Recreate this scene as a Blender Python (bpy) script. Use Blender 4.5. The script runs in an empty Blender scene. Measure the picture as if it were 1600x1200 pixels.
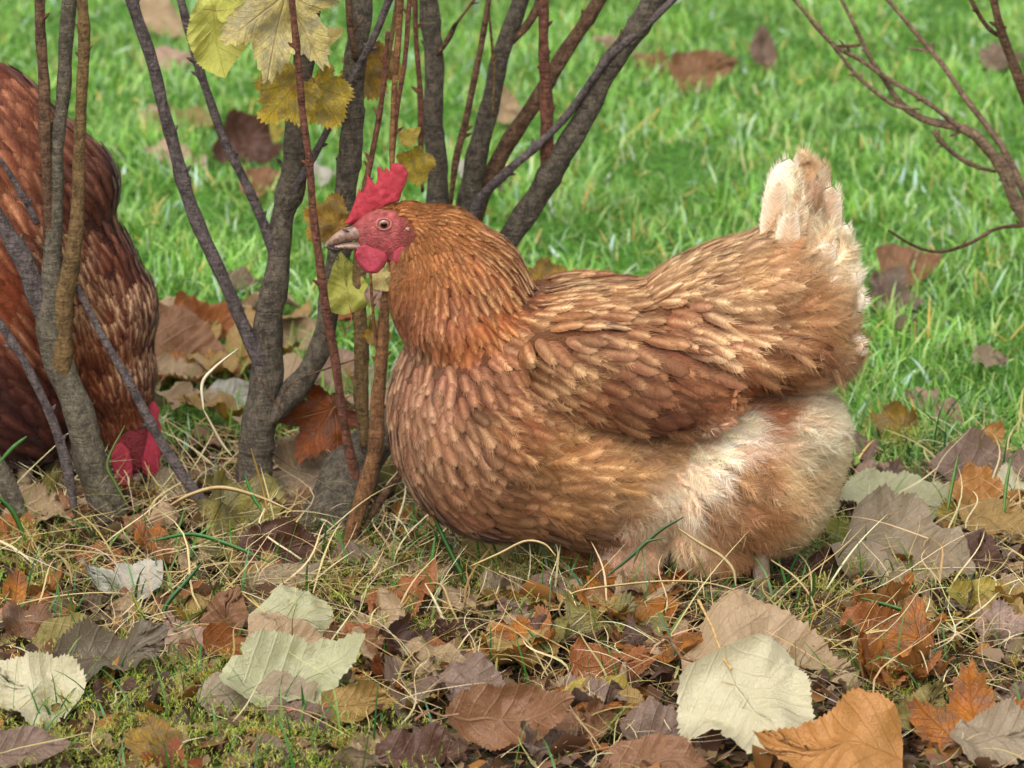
import bpy, bmesh, math, random
import numpy as np
from mathutils import Vector, Matrix, noise as mnoise
from mathutils.bvhtree import BVHTree
R = math.radians
rng = np.random.default_rng(7)
random.seed(7)
scene = bpy.context.scene
C = scene.collection

# ------------------------------------------------------------------ camera, sky, sun, exposure
TH = R(17.0); DIST = 4.0; Z0 = 0.172; W_AT = 0.8       # 0.8 m wide picture at the hen
ct_, st_ = math.cos(TH), math.sin(TH)
CAM = np.array([0.0, -DIST*ct_, Z0 + DIST*st_])
FWD = np.array([0.0, ct_, -st_]); RIGHT = np.array([1.0, 0, 0]); UP = np.array([0.0, st_, ct_])
cam_d = bpy.data.cameras.new('camera'); cam = bpy.data.objects.new('camera', cam_d); C.objects.link(cam)
cam.location = CAM; cam.rotation_euler = (math.pi/2 - TH, 0, 0)
cam_d.sensor_width = 36; cam_d.lens = 36*DIST/W_AT; cam_d.clip_end = 500; cam_d.clip_start = 0.05
cam_d.dof.use_dof = True; cam_d.dof.focus_distance = 3.93; cam_d.dof.aperture_fstop = 13
scene.camera = cam
w = bpy.data.worlds.new('World'); scene.world = w; w.use_nodes = True
nt = w.node_tree; bg = nt.nodes['Background']
sky = nt.nodes.new('ShaderNodeTexSky'); sky.sky_type = 'NISHITA'; sky.sun_disc = False
SUN_EL, SUN_AZ = R(52), R(200)
sky.sun_elevation = SUN_EL; sky.sun_rotation = SUN_AZ; sky.air_density = 1.0; sky.dust_density = 4.0
hs = nt.nodes.new('ShaderNodeHueSaturation'); hs.inputs['Saturation'].default_value = 0.22
nt.links.new(sky.outputs[0], hs.inputs['Color']); nt.links.new(hs.outputs[0], bg.inputs[0])
bg.inputs[1].default_value = 0.15; LIFT = 0
sl = bpy.data.lights.new('sun', 'SUN'); sl.energy = 0.85; sl.angle = R(85); sl.color = (1, 0.99, 0.97)
so = bpy.data.objects.new('sun', sl); C.objects.link(so)
sd = Vector((math.sin(SUN_AZ)*math.cos(SUN_EL), math.cos(SUN_AZ)*math.cos(SUN_EL), math.sin(SUN_EL)))
so.rotation_euler = sd.to_track_quat('Z', 'Y').to_euler(); so.location = (0, 0, 5)
scene.view_settings.view_transform = 'Standard'; scene.view_settings.look = 'None'
scene.view_settings.exposure = 0.74; scene.view_settings.gamma = 1.0
scene.render.engine = 'CYCLES'

# ------------------------------------------------------------------ helpers
def rays(px, py):
    px = np.asarray(px, float); py = np.asarray(py, float)
    a = (px-800)/1600*(W_AT/DIST); b = (600-py)/1600*(W_AT/DIST)
    return FWD + a[..., None]*RIGHT + b[..., None]*UP
def P(px, py, Y=0.0):                                   # real point at depth plane y = Y
    d = rays(px, py); t = (Y - CAM[1])/d[..., 1]
    return CAM + d*np.asarray(t)[..., None]
def G(px, py, z=0.0):                                   # real point on the ground
    d = rays(px, py); t = (z - CAM[2])/d[..., 2]
    return CAM + d*np.asarray(t)[..., None]
def proj(p):
    v = p - CAM; f = v@FWD
    return np.stack([800 + (v@RIGHT)/f*1600*DIST/W_AT, 600 - (v@UP)/f*1600*DIST/W_AT], -1)
def ppx(Y): return W_AT/1600*((Y - CAM[1])*ct_ + 0.0)/DIST/ct_ * (1.0)   # metres per photo pixel near depth Y
def s2l(c):
    c = np.asarray(c, float)/255.0
    return np.where(c <= 0.04045, c/12.92, ((c+0.055)/1.055)**2.4)
def L4(c, k=1.0): return tuple((s2l(c)*k).tolist()) + (1.0,)
def D4(c, k=.74, s=1.04):
    c = s2l(c); l = c.mean(); return tuple(((l+(c-l)*s)*k).tolist()) + (1.0,)
def hgt(x, y):
    x = np.asarray(x, float); y = np.asarray(y, float)
    h = 0.004*np.sin(9*x+1.3)*np.cos(11*y+0.4) + 0.003*np.sin(23*x+17*y) + 0.002*np.sin(41*x-37*y+2)
    h = h + 0.012*np.exp(-((y+0.02)/0.12)**2)*np.sin(3.0*x+0.6)
    h = h + 0.0030*np.sin(61*x+13*y+1)*np.sin(53*y-9*x) + 0.0022*np.sin(97*x+31*y)*np.sin(113*y+23*x+2)
    return h*np.clip(3-np.hypot(x, y)*0.6, 0.2, 1)
def empty(name, loc, label=None, cat=None, group=None):
    o = bpy.data.objects.new(name, None); C.objects.link(o); o.location = loc; o.empty_display_size = 0.05
    return tag(o, label, cat, group)
def tag(o, label=None, cat=None, group=None, kind=None):
    if label: o['label'] = label
    if cat: o['category'] = cat
    if group: o['group'] = group
    if kind: o['kind'] = kind
    return o
def mesh_np(name, verts, faces, mat=None, parent=None, col=None, uv=None, smooth=True, origin=None):
    """verts (N,3); faces: list of (M,k) int arrays"""
    verts = np.asarray(verts, np.float32)
    if origin is not None: verts = verts - np.asarray(origin, np.float32)
    me = bpy.data.meshes.new(name)
    fl = [np.asarray(f, np.int32) for f in faces if len(f)]
    loops = np.concatenate([f.ravel() for f in fl])
    sizes = np.concatenate([np.full(len(f), f.shape[1], np.int32) for f in fl])
    starts = np.concatenate([[0], np.cumsum(sizes)[:-1]]).astype(np.int32)
    me.vertices.add(len(verts)); me.vertices.foreach_set('co', verts.ravel())
    me.loops.add(len(loops)); me.loops.foreach_set('vertex_index', loops.astype(np.int32))
    me.polygons.add(len(sizes)); me.polygons.foreach_set('loop_start', starts)
    try: me.polygons.foreach_set('loop_total', sizes)
    except Exception: pass
    if smooth: me.polygons.foreach_set('use_smooth', np.ones(len(sizes), bool))
    if col is not None:
        c = np.ones((len(verts), 4), np.float32); c[:, :3] = np.clip(col, 0, 1)
        a = me.color_attributes.new('Col', 'FLOAT_COLOR', 'POINT'); a.data.foreach_set('color', c.ravel())
    if uv is not None:
        l = me.uv_layers.new(name='UVMap'); l.data.foreach_set('uv', np.asarray(uv, np.float32)[loops].ravel())
    me.update(calc_edges=True); me.validate()
    if mat: me.materials.append(mat)
    o = bpy.data.objects.new(name, me); C.objects.link(o)
    if origin is not None: o.location = origin
    if parent:
        o.parent = parent
        if origin is None: o.location = -parent.location
        else: o.location = Vector(origin) - parent.location
    return o

class N:                                                # tiny node helper
    def __init__(s, name):
        s.m = bpy.data.materials.new(name); s.m.use_nodes = True; s.t = s.m.node_tree
        s.b = s.t.nodes['Principled BSDF']
    def n(s, typ, **k):
        x = s.t.nodes.new('ShaderNode'+typ)
        for a, v in k.items():
            if a.startswith('i_'): 
                key = a[2:]; key = int(key) if key.isdigit() else key.replace('_', ' ')
                s.set(x.inputs[key], v)
            else: setattr(x, a, v)
        return x
    def set(s, inp, v):
        if isinstance(v, bpy.types.NodeSocket): s.t.links.new(v, inp)
        else: inp.default_value = v
    def math(s, op, a, b=0.0, c=0.0, clamp=False):
        x = s.n('Math', operation=op, use_clamp=clamp); s.set(x.inputs[0], a); s.set(x.inputs[1], b); s.set(x.inputs[2], c); return x.outputs[0]
    def mix(s, f, a, b, bt='MIX'):
        x = s.n('Mix', data_type='RGBA', blend_type=bt); s.set(x.inputs[0], f); s.set(x.inputs[6], a); s.set(x.inputs[7], b); return x.outputs[2]
    def ramp(s, f, stops):
        x = s.n('ValToRGB'); s.set(x.inputs[0], f); e = x.color_ramp.elements
        while len(e) < len(stops): e.new(0.5)
        for q, (p, c) in zip(e, stops): q.position = p; q.color = c if len(c) == 4 else (*c, 1)
        return x.outputs[0]
    def noise(s, vec, scale, detail=4, rough=0.55):
        x = s.n('TexNoise'); s.set(x.inputs['Vector'], vec) if vec is not None else None
        x.inputs['Scale'].default_value = scale; x.inputs['Detail'].default_value = detail; x.inputs['Roughness'].default_value = rough
        return x.outputs[0]
    def out(s, base=None, rough=None, bump=None, bstr=0.3, bdist=0.001, **k):
        if base is not None: s.set(s.b.inputs['Base Color'], base)
        if rough is not None: s.set(s.b.inputs['Roughness'], rough)
        if bump is not None:
            b = s.n('Bump'); b.inputs['Strength'].default_value = bstr; b.inputs['Distance'].default_value = bdist
            s.set(b.inputs['Height'], bump); s.set(s.b.inputs['Normal'], b.outputs[0])
        for a, v in k.items(): s.set(s.b.inputs[a.replace('_', ' ')], v)
        return s.m
def add_translucent(n, col, f):
    t = n.n('BsdfTranslucent'); n.set(t.inputs[0], col)
    mx = n.n('MixShader'); mx.inputs[0].default_value = f
    n.t.links.new(n.b.outputs[0], mx.inputs[1]); n.t.links.new(t.outputs[0], mx.inputs[2])
    n.t.links.new(mx.outputs[0], n.t.nodes['Material Output'].inputs[0])

# ------------------------------------------------------------------ materials
def m_feather():
    n = N('feather'); col = n.n('VertexColor', layer_name='Col').outputs[0]
    uv = n.n('UVMap').outputs[0]
    no = n.noise(uv, 1.0, 3, 0.6)
    k = n.math('MULTIPLY_ADD', no, 1.7, 0.12)
    vm = n.n('VectorMath', operation='SCALE'); n.set(vm.inputs[0], col); n.set(vm.inputs['Scale'], k)
    return n.out(vm.outputs[0], 0.62, no, 0.35, 0.0006, Specular_IOR_Level=0.28, Sheen_Weight=0.12, Sheen_Roughness=0.4)
def m_barb():
    n = N('feather_barb'); col = n.n('VertexColor', layer_name='Col').outputs[0]
    n.out(col, 0.6, Specular_IOR_Level=0.25); add_translucent(n, col, 0.25); return n.m
def m_body():
    n = N('hen_skin_and_down'); col = n.n('VertexColor', layer_name='Col').outputs[0]
    tc = n.n('TexCoord').outputs['Object']
    a = n.noise(tc, 700, 3, 0.6); b = n.noise(tc, 210, 5, 0.7)
    c2 = n.mix(n.math('MULTIPLY', n.ramp(b, [(0.40, (0, 0, 0)), (0.65, (1, 1, 1))]), 0.45), col, n.mix(0.5, col, L4((120, 60, 60)), 'MULTIPLY'))
    h = n.math('ADD', a, n.math('MULTIPLY', b, 1.5))
    return n.out(c2, 0.5, h, 1.0, 0.003, Specular_IOR_Level=0.35)
def m_flesh(name, c1, c2, rough=0.42):
    n = N(name); tc = n.n('TexCoord').outputs['Object']
    a = n.noise(tc, 1100, 4, 0.7); b = n.noise(tc, 230, 6, 0.7)
    base = n.mix(n.ramp(b, [(0.35, (0, 0, 0)), (0.7, (1, 1, 1))]), L4(c1), L4(c2))
    return n.out(base, rough, n.math('ADD', a, b), 0.8, 0.0018, Subsurface_Weight=0.12, Subsurface_Scale=0.003, Subsurface_Radius=(1, 0.3, 0.25))
def m_simple(name, c1, c2, scale=200, rough=0.5, bs=0.3, spec=0.4, lo=0.35, hi=0.65):
    n = N(name); tc = n.n('TexCoord').outputs['Object']
    a = n.noise(tc, scale, 5, 0.6)
    return n.out(n.mix(n.ramp(a, [(lo, (0, 0, 0)), (hi, (1, 1, 1))]), L4(c1), L4(c2)), rough, a, bs, 0.0008, Specular_IOR_Level=spec)
FEATHER, BARB, BODYM = m_feather(), m_barb(), m_body()
COMBM = m_flesh('red_comb_skin', (164, 30, 44), (202, 68, 80), .5); WATTLEM = m_flesh('pink_wattle_skin', (164, 44, 62), (194, 78, 92), .45)

# ------------------------------------------------------------------ hens
def blob_body(name, blobs, mirror_y, voxel=0.003, smooth=14):
    bm = bmesh.new()
    for (px, py, rx, rz, rot, ry, Y) in blobs:
        for side in ((1,) if Y == 0 else (1, -1)):
            c = P(px, py, mirror_y + Y)
            if side == -1: c = np.array([c[0], 2*mirror_y - c[1], c[2]])
            s = 0.0005*(1 + (c[1])/DIST)
            m = Matrix.Translation(Vector(c)) @ Matrix.Rotation(R(-rot), 4, 'Y') @ Matrix.Diagonal((rx*s, ry*s, rz*s, 1))
            bmesh.ops.create_icosphere(bm, subdivisions=4, radius=1, matrix=m)
    me = bpy.data.meshes.new(name); bm.to_mesh(me); bm.free()
    o = bpy.data.objects.new(name, me); C.objects.link(o)
    r = o.modifiers.new('r', 'REMESH'); r.mode = 'VOXEL'; r.voxel_size = voxel
    s = o.modifiers.new('s', 'SMOOTH'); s.factor = 0.6; s.iterations = smooth
    dg = bpy.context.evaluated_depsgraph_get()
    m2 = bpy.data.meshes.new_from_object(o.evaluated_get(dg)); m2.name = name
    o.modifiers.clear(); o.data = m2; bpy.data.meshes.remove(me)
    for p in m2.polygons: p.use_smooth = True
    return o
def inpoly(p, poly):
    poly = np.asarray(poly, float); x, y = p[:, 0], p[:, 1]; r = np.zeros(len(p), bool); j = len(poly)-1
    for i in range(len(poly)):
        xi, yi, xj, yj = *poly[i], *poly[j]
        r ^= ((yi > y) != (yj > y)) & (x < (xj-xi)*(y-yi)/(yj-yi+1e-9)+xi); j = i
    return r
class Field:
    # rows: px, py, ang, L, W, lift, fluff, point, base, tip, tipamt, edge, part
    def __init__(s, rows):
        s.p = np.array([[r[0], r[1]] for r in rows], float)
        ang = np.radians([r[2] for r in rows])
        s.v = np.array([[math.cos(a), math.sin(a), r[3], r[4], r[5], r[6], r[7], *s2l(r[8]), *s2l(r[9]), r[10], r[11]] for a, r in zip(ang, rows)])
        s.part = np.array([r[12] for r in rows])
        for k, (sat, gain) in enumerate([({'rump_fluff': (.95, 1.22), 'leg_fluff': (.9, 1.3), 'tail': (.92, 1.22), 'hackle': (1.02, .80), 'breast': (.96, .82), 'thigh': (1.0, 1.0), 'saddle': (.98, .93), 'wing': (1.02, .80)}.get(p_, (.9, 1))) for p_ in s.part]):
            for c0 in (7, 10):
                c = s.v[k, c0:c0+3]; l = c.mean(); s.v[k, c0:c0+3] = np.clip((l+(c-l)*sat)*gain*(1.18 if c0 == 10 else .93)*(np.array([.98, 1.0, .92]) if 'fluff' in s.part[k] or s.part[k] == 'tail' else np.array([.97, .965, .85])), 0, .84)
    def __call__(s, q, power=4.5):
        d = np.linalg.norm(q[:, None, :]-s.p[None], axis=2)+8.0
        wt = d**-power; i = np.argmin(d, 1); wt /= wt.sum(1, keepdims=True)
        return wt@s.v, s.part[i]
def mirror_px(p, y0):
    q = p.copy(); q[:, 1] = y0 - np.abs(p[:, 1]-y0); return proj(q)
def feathers(parent, body, fld, y0, skip=None, dens=0.42, seed=1, barb_w=0.00014, nb_base=44, cards=True, clip=None, keep=None, Lk=1.0):
    g = np.random.default_rng(seed)
    me = body.data; nv = len(me.vertices); co = np.empty(nv*3); me.vertices.foreach_get('co', co); co = co.reshape(-1, 3)
    me.calc_loop_triangles(); nt_ = len(me.loop_triangles); tr = np.empty(nt_*3, np.int32); me.loop_triangles.foreach_get('vertices', tr); tr = tr.reshape(-1, 3)
    bvh = BVHTree.FromPolygons(co.tolist(), tr.tolist())
    a, b, c = co[tr[:, 0]], co[tr[:, 1]], co[tr[:, 2]]
    nrm = np.cross(b-a, c-a); ar = np.linalg.norm(nrm, axis=1)/2; nrm /= (2*ar[:, None]+1e-12)
    M = 60000
    ti = g.choice(nt_, M, p=ar/ar.sum()); u, v = g.random(M), g.random(M); f = u+v > 1; u[f], v[f] = 1-u[f], 1-v[f]
    pts = a[ti] + u[:, None]*(b-a)[ti] + v[:, None]*(c-a)[ti]; nn = nrm[ti]
    q = mirror_px(pts, y0); val, part = fld(q)
    ok = np.ones(M, bool)
    if skip is not None: ok &= ~inpoly(q, skip)
    if keep is not None: ok &= keep(q, pts)
    pts, nn, val, part, q = pts[ok], nn[ok], val[ok], part[ok], q[ok]
    val[:, 2] *= Lk
    # dart throwing on a hash grid
    cell = 0.012; grid = {}; keepi = []
    rad = val[:, 2]*0.0005*dens*np.where(part == 'breast', 1.62, np.where(part == 'wing', 1.45, np.where((part == 'saddle')|(part == 'hackle'), 1.0, 1.0)))*g.uniform(.8, 1.2, len(part))
    for i in range(len(pts)):
        k = tuple((pts[i]//cell).astype(int)); hit = False
        for dx in (-1, 0, 1):
            for dy in (-1, 0, 1):
                for dz in (-1, 0, 1):
                    for j in grid.get((k[0]+dx, k[1]+dy, k[2]+dz), ()):
                        dd = pts[i]-pts[j]
                        if dd@dd < rad[i]*rad[i]: hit = True; break
                    if hit: break
                if hit: break
            if hit: break
        if not hit: keepi.append(i); grid.setdefault(k, []).append(i)
    keepi = np.array(keepi); pts, nn, val, part = pts[keepi], nn[keepi], val[keepi], part[keepi]
    n = len(pts); print('feathers', parent.name, n)
    cs, sn, L, W, lift, fl, pt = (val[:, i].copy() for i in range(7)); cb, ctp, tipa, edge = val[:, 7:10], val[:, 10:13], val[:, 13], val[:, 14]
    L *= 0.0005*g.uniform(.78, 1.28, n)*np.where(part == 'breast', 1.15, np.where(part == 'wing', 1.35, np.where(part == 'saddle', 1.15, 1))); pt *= .7; W *= 0.0005*g.uniform(.88, 1.12, n)*np.where(part == 'breast', 1.42, np.where(part == 'wing', 1.7, 1.35))
    ang = np.arctan2(sn, cs) + g.normal(0, 0.12+0.22*fl, n)
    D = np.stack([np.cos(ang), g.normal(0, .05, n), np.sin(ang)], 1)
    T = D - (D*nn).sum(1, keepdims=True)*nn; tl = np.linalg.norm(T, axis=1, keepdims=True)
    bad = tl[:, 0] < 0.25; T[bad] += np.array([0.3, 0, -0.4]); T -= (T*nn).sum(1, keepdims=True)*nn
    T /= np.linalg.norm(T, axis=1, keepdims=True)
    curv = np.zeros(n)
    for i in range(n):
        e = pts[i]+T[i]*L[i]; h = bvh.find_nearest(Vector(e))
        if h[0] is not None: curv[i] = float(np.dot(e-np.array(h[0]), nn[i]))
    curv = np.clip(curv, -0.2*L, 0.8*L)
    B = np.cross(nn, T)
    roll = g.normal(0, 0.14, n); N2 = nn*np.cos(roll)[:, None]+B*np.sin(roll)[:, None]; B = np.cross(N2, T); nn = N2
    lift = lift*.6*g.uniform(.5, 1.7, n)+fl*0.08
    W = W*np.where(part == 'hackle', 1.25, np.where(part == 'saddle', 1.2, 1.08)); low = np.array([mnoise.noise(Vector(p)*26) for p in pts]); low2 = np.array([mnoise.noise(Vector(p)*70+Vector((3, 3, 3))) for p in pts])
    cb = cb*(1+.45*low+.3*low2)[:, None]; tipa = tipa*(1+1.1*low2)
    cb = cb*g.uniform(.80, 1.2, (n, 1))*(1+g.normal(0, .035, (n, 3))); tipa = np.clip(tipa*g.uniform(.3, 1.4, n), 0, 1)
    rnd = g.random(n)
    def spine(s, idx=None):                             # s (n,k) -> (n,k,3)
        return (pts[:, None]+T[:, None]*(L[:, None]*s)[..., None] + nn[:, None]*((L*lift)[:, None]*s*(1.25-.4*s) - curv[:, None]*s*s + 0.0004)[..., None])
    def prof(s):
        r = np.clip(s, 0, 1)**.45*np.sqrt(np.clip(1-s**3.6, 0, 1)); p_ = np.clip(s*4, 0, 1)**.6*np.clip(1-s, 0, 1)**.75*1.1
        return r*(1-pt[:, None]) + p_*pt[:, None]
    # vane cards
    S = np.linspace(0, 1, 8); S[0] = 0.03; U = np.array([-1, -.55, 0, .55, 1.]); ns, nu = len(S), len(U)
    sp = spine(np.repeat(S[None], n, 0)); pr = prof(np.repeat(S[None], n, 0))
    Wc = W*(1-.55*fl); lat = (Wc[:, None]*pr)[..., None]*U[None, None]
    V = sp[:, :, None]+B[:, None, None]*lat[..., None]-nn[:, None, None]*(0.05*np.abs(lat)*np.abs(U))[..., None]
    tm = np.clip((S-.5)/.5, 0, 1)**1.2
    m = np.clip(tipa[:, None, None]*(tm[None, :, None]*(1-.35*np.abs(U)) + 0.45*(np.abs(U) < .1)*(S[None, :, None] > .25)*1.6), 0, 1)
    col = cb[:, None, None]*(1-m[..., None]) + ctp[:, None, None]*m[..., None]
    col = col*(1-edge[:, None, None, None]*1.2*(np.abs(U) > .9)[None, None, :, None])*(1-edge[:, None, None, None]*1.4*(S > .97)[None, :, None, None])
    uv = np.stack([np.broadcast_to((S[None, :, None]*L[:, None, None]-.8*np.abs(lat))*900, (n, ns, nu)), np.abs(lat)*170+rnd[:, None, None]*90], -1)
    base = np.arange(n)[:, None, None]*ns*nu
    ii, jj = np.meshgrid(np.arange(ns-1), np.arange(nu-1), indexing='ij'); k0 = (ii*nu+jj).ravel()
    F = (np.arange(n)*ns*nu)[:, None, None] + np.stack([k0, k0+1, k0+nu+1, k0+nu], 1)[None]
    # barbs
    nb = int(nb_base); s0 = np.clip(g.uniform(.12, .97, (n, nb)), 0, .95); side = g.choice([-1, 1], (n, nb))
    c0 = spine(s0); p0 = prof(s0)
    al = np.radians(44*(1-s0)**.6+13)*g.uniform(.7, 1.3, (n, nb)); st = c0 + B[:, None]*(side*W[:, None]*p0*(.45-.3*fl[:, None]))[..., None]
    lb = (W[:, None]*(.40+.55*p0))*g.uniform(.4, 1.1, (n, nb))*(1+1.5*fl[:, None])
    tt = T[:, None]*np.cos(al)[..., None] + B[:, None]*(side*np.sin(al))[..., None]
    drop = -nn[:, None]*((curv/L)[:, None]*(.6+s0)*1.0)[..., None]
    tt = tt + drop*np.cos(al)[..., None]
    up = nn[:, None]*(0.0003+g.random((n, nb))*(.0008+.005*fl[:, None]))[..., None]
    mid = st + tt*(lb*.55)[..., None] + up*.7
    tip = st + tt*lb[..., None] + (T[:, None]*(lb*.15)[..., None]) + up*g.uniform(-.3, 1.3, (n, nb))[..., None]
    wd = np.cross(tt, nn[:, None]); wd /= np.linalg.norm(wd, axis=2, keepdims=True)+1e-9; wd = wd*barb_w*.8
    bv = np.stack([st-wd, st+wd, mid+wd*.9, mid-wd*.9, tip], 2)
    mb = np.clip(tipa[:, None]*(np.clip((s0-.4)/.5, 0, 1)+.15), 0, 1)
    bc = (cb[:, None]*(1-mb[..., None])+ctp[:, None]*mb[..., None])*g.uniform(.85, 1.25, (n, nb, 1))
    bc = np.broadcast_to(bc[:, :, None], (n, nb, 5, 3))
    out = []
    for pn in dict.fromkeys(part):
        idx = np.where(part == pn)[0]; k = len(idx)
        vc = V[idx].reshape(-1, 3); cc = col[idx].reshape(-1, 3); uc = uv[idx].reshape(-1, 2)
        Fk = ((np.arange(k)*ns*nu)[:, None, None] + np.stack([k0, k0+1, k0+nu+1, k0+nu], 1)[None]).reshape(-1, 4)
        bb = bv[idx].reshape(-1, 3); o0 = len(vc); kb = k*nb; bi = o0+np.arange(kb)*5
        Q = np.stack([bi, bi+1, bi+2, bi+3], 1); Tq = np.stack([bi+3, bi+2, bi+4], 1)
        o = mesh_np(pn, np.concatenate([vc, bb]), [Fk, Q, Tq], FEATHER, parent, np.concatenate([cc, bc[idx].reshape(-1, 3)]), np.concatenate([uc, np.zeros((len(bb), 2))]))
        o.data.materials.append(BARB)
        mi = np.zeros(len(o.data.polygons), np.int32); mi[len(Fk):] = 1; o.data.polygons.foreach_set('material_index', mi)
        out.append(o)
    return out
def slab(name, poly, Y, th, mat, parent, wav=0.0):      # outline with real thickness, rounded edges
    poly = np.array(poly, float); c = poly.mean(0); rings = [(1.0, 0.0), (0.985, .45), (.93, .8), (.80, 1.0), (.55, 1.1), (.25, 1.12)]
    n = len(poly); pts = []
    for sgn in (-1, 1):
        for k, (s, t) in enumerate(rings):
            if sgn == 1 and k == 0: continue
            q = c+(poly-c)*s; w_ = P(q[:, 0], q[:, 1], Y); w_[:, 1] += sgn*t*th/2 + wav*np.sin(q[:, 0]*.13+q[:, 1]*.07)
            pts.append(w_)
        w_ = P(c[0], c[1], Y); w_ = w_.copy(); w_[1] += sgn*1.12*th/2; pts.append(w_[None])
    V = np.concatenate(pts); F, T3 = [], []
    nr = len(rings); cen1 = nr*n; off2 = cen1+1
    r1 = [i*n for i in range(nr)]; r2 = [0]+[off2+i*n for i in range(nr-1)]; cen2 = off2+(nr-1)*n
    for rr, cc, fl in ((r1, cen1, 0), (r2, cen2, 1)):
        for a, b in zip(rr[:-1], rr[1:]):
            for i in range(n):
                j = (i+1) % n; f = [a+i, a+j, b+j, b+i]; F.append(f[::-1] if fl else f)
        for i in range(n):
            j = (i+1) % n; f = [rr[-1]+i, rr[-1]+j, cc]; T3.append(f[::-1] if fl else f)
    return mesh_np(name, V, [np.array(F), np.array(T3)], mat, parent)
def loft(name, secs, mat, parent, seg=16, Y=0.0, cols=None):   # secs: px, py, halfheight px, halfwidth px
    V = []; s = 0.0005
    for k, (px, py, h, wy) in enumerate(secs):
        c = P(px, py, Y)
        a = secs[max(k-1, 0)]; b = secs[min(k+1, len(secs)-1)]
        d = np.array([b[0]-a[0], -(b[1]-a[1])], float); d /= np.linalg.norm(d); nx = np.array([-d[1], 0, d[0]])
        for i in range(seg):
            t = 2*math.pi*i/seg; V.append(c + nx*(h*s*math.cos(t)) + np.array([0, wy*s*math.sin(t), 0]))
    m = len(secs); F = [[k*seg+i, k*seg+(i+1) % seg, (k+1)*seg+(i+1) % seg, (k+1)*seg+i] for k in range(m-1) for i in range(seg)]
    c0, c1 = len(V), len(V)+1; V.append(P(secs[0][0], secs[0][1], Y)); V.append(P(secs[-1][0], secs[-1][1], Y))
    T3 = [[c0, (i+1) % seg, i] for i in range(seg)]+[[c1, (m-1)*seg+i, (m-1)*seg+(i+1) % seg] for i in range(seg)]
    return mesh_np(name, np.array(V), [np.array(F), np.array(T3)], mat, parent)
def sphere(name, c, r, mat, parent, sc=(1, 1, 1)):
    bm = bmesh.new(); bmesh.ops.create_uvsphere(bm, u_segments=32, v_segments=20, radius=r, matrix=Matrix.Rotation(math.pi/2, 4, 'X'))
    for v in bm.verts: v.co = Vector((v.co.x*sc[0], v.co.y*sc[1], v.co.z*sc[2]))+Vector(c)-parent.matrix_basis.translation if False else Vector((v.co.x*sc[0], v.co.y*sc[1], v.co.z*sc[2]))
    me = bpy.data.meshes.new(name); bm.to_mesh(me); bm.free()
    for p in me.polygons: p.use_smooth = True
    me.materials.append(mat); o = bpy.data.objects.new(name, me); C.objects.link(o); o.parent = parent
    o.location = Vector(c) - (parent.location if parent.parent is None else parent.location+parent.parent.location)
    return o
def eye_mat():
    n = N('hen_eye'); tc = n.n('TexCoord').outputs['Object']
    s = n.n('SeparateXYZ'); n.set(s.inputs[0], tc)
    r = n.math('SQRT', n.math('ADD', n.math('POWER', s.outputs[0], 2), n.math('POWER', s.outputs[2], 2)))
    r = n.math('MULTIPLY', r, 1/0.0050)
    col = n.ramp(r, [(0.0, L4((8, 6, 6))), (.46, L4((10, 8, 8))), (.56, L4((140, 80, 52))), (.82, L4((176, 112, 84))), (.95, L4((110, 60, 50)))])
    return n.out(col, 0.08, Specular_IOR_Level=0.6, Coat_Weight=0.6, Coat_Roughness=0.03)
def crease(o, amp, sc, seed=0):
    for v in o.data.vertices:
        n_ = mnoise.noise_vector(v.co*sc+Vector((seed, 0, 0))); v.co += Vector((n_.x*.5, n_.y, n_.z*.5))*amp
    o.data.update()
def torus(name, c, r, rr, mat, parent, sx=1.0, sz=1.0):
    V, F = [], []; a, b = 28, 10
    for i in range(a):
        t = 2*math.pi*i/a
        for j in range(b):
            u = 2*math.pi*j/b; q = r+rr*math.cos(u)
            V.append((c[0]+q*math.cos(t)*sx, c[1]+rr*math.sin(u), c[2]+q*math.sin(t)*sz)); F.append([i*b+j, i*b+(j+1) % b, ((i+1) % a)*b+(j+1) % b, ((i+1) % a)*b+j])
    return mesh_np(name, np.array(V), [np.array(F)], mat, parent)

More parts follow.
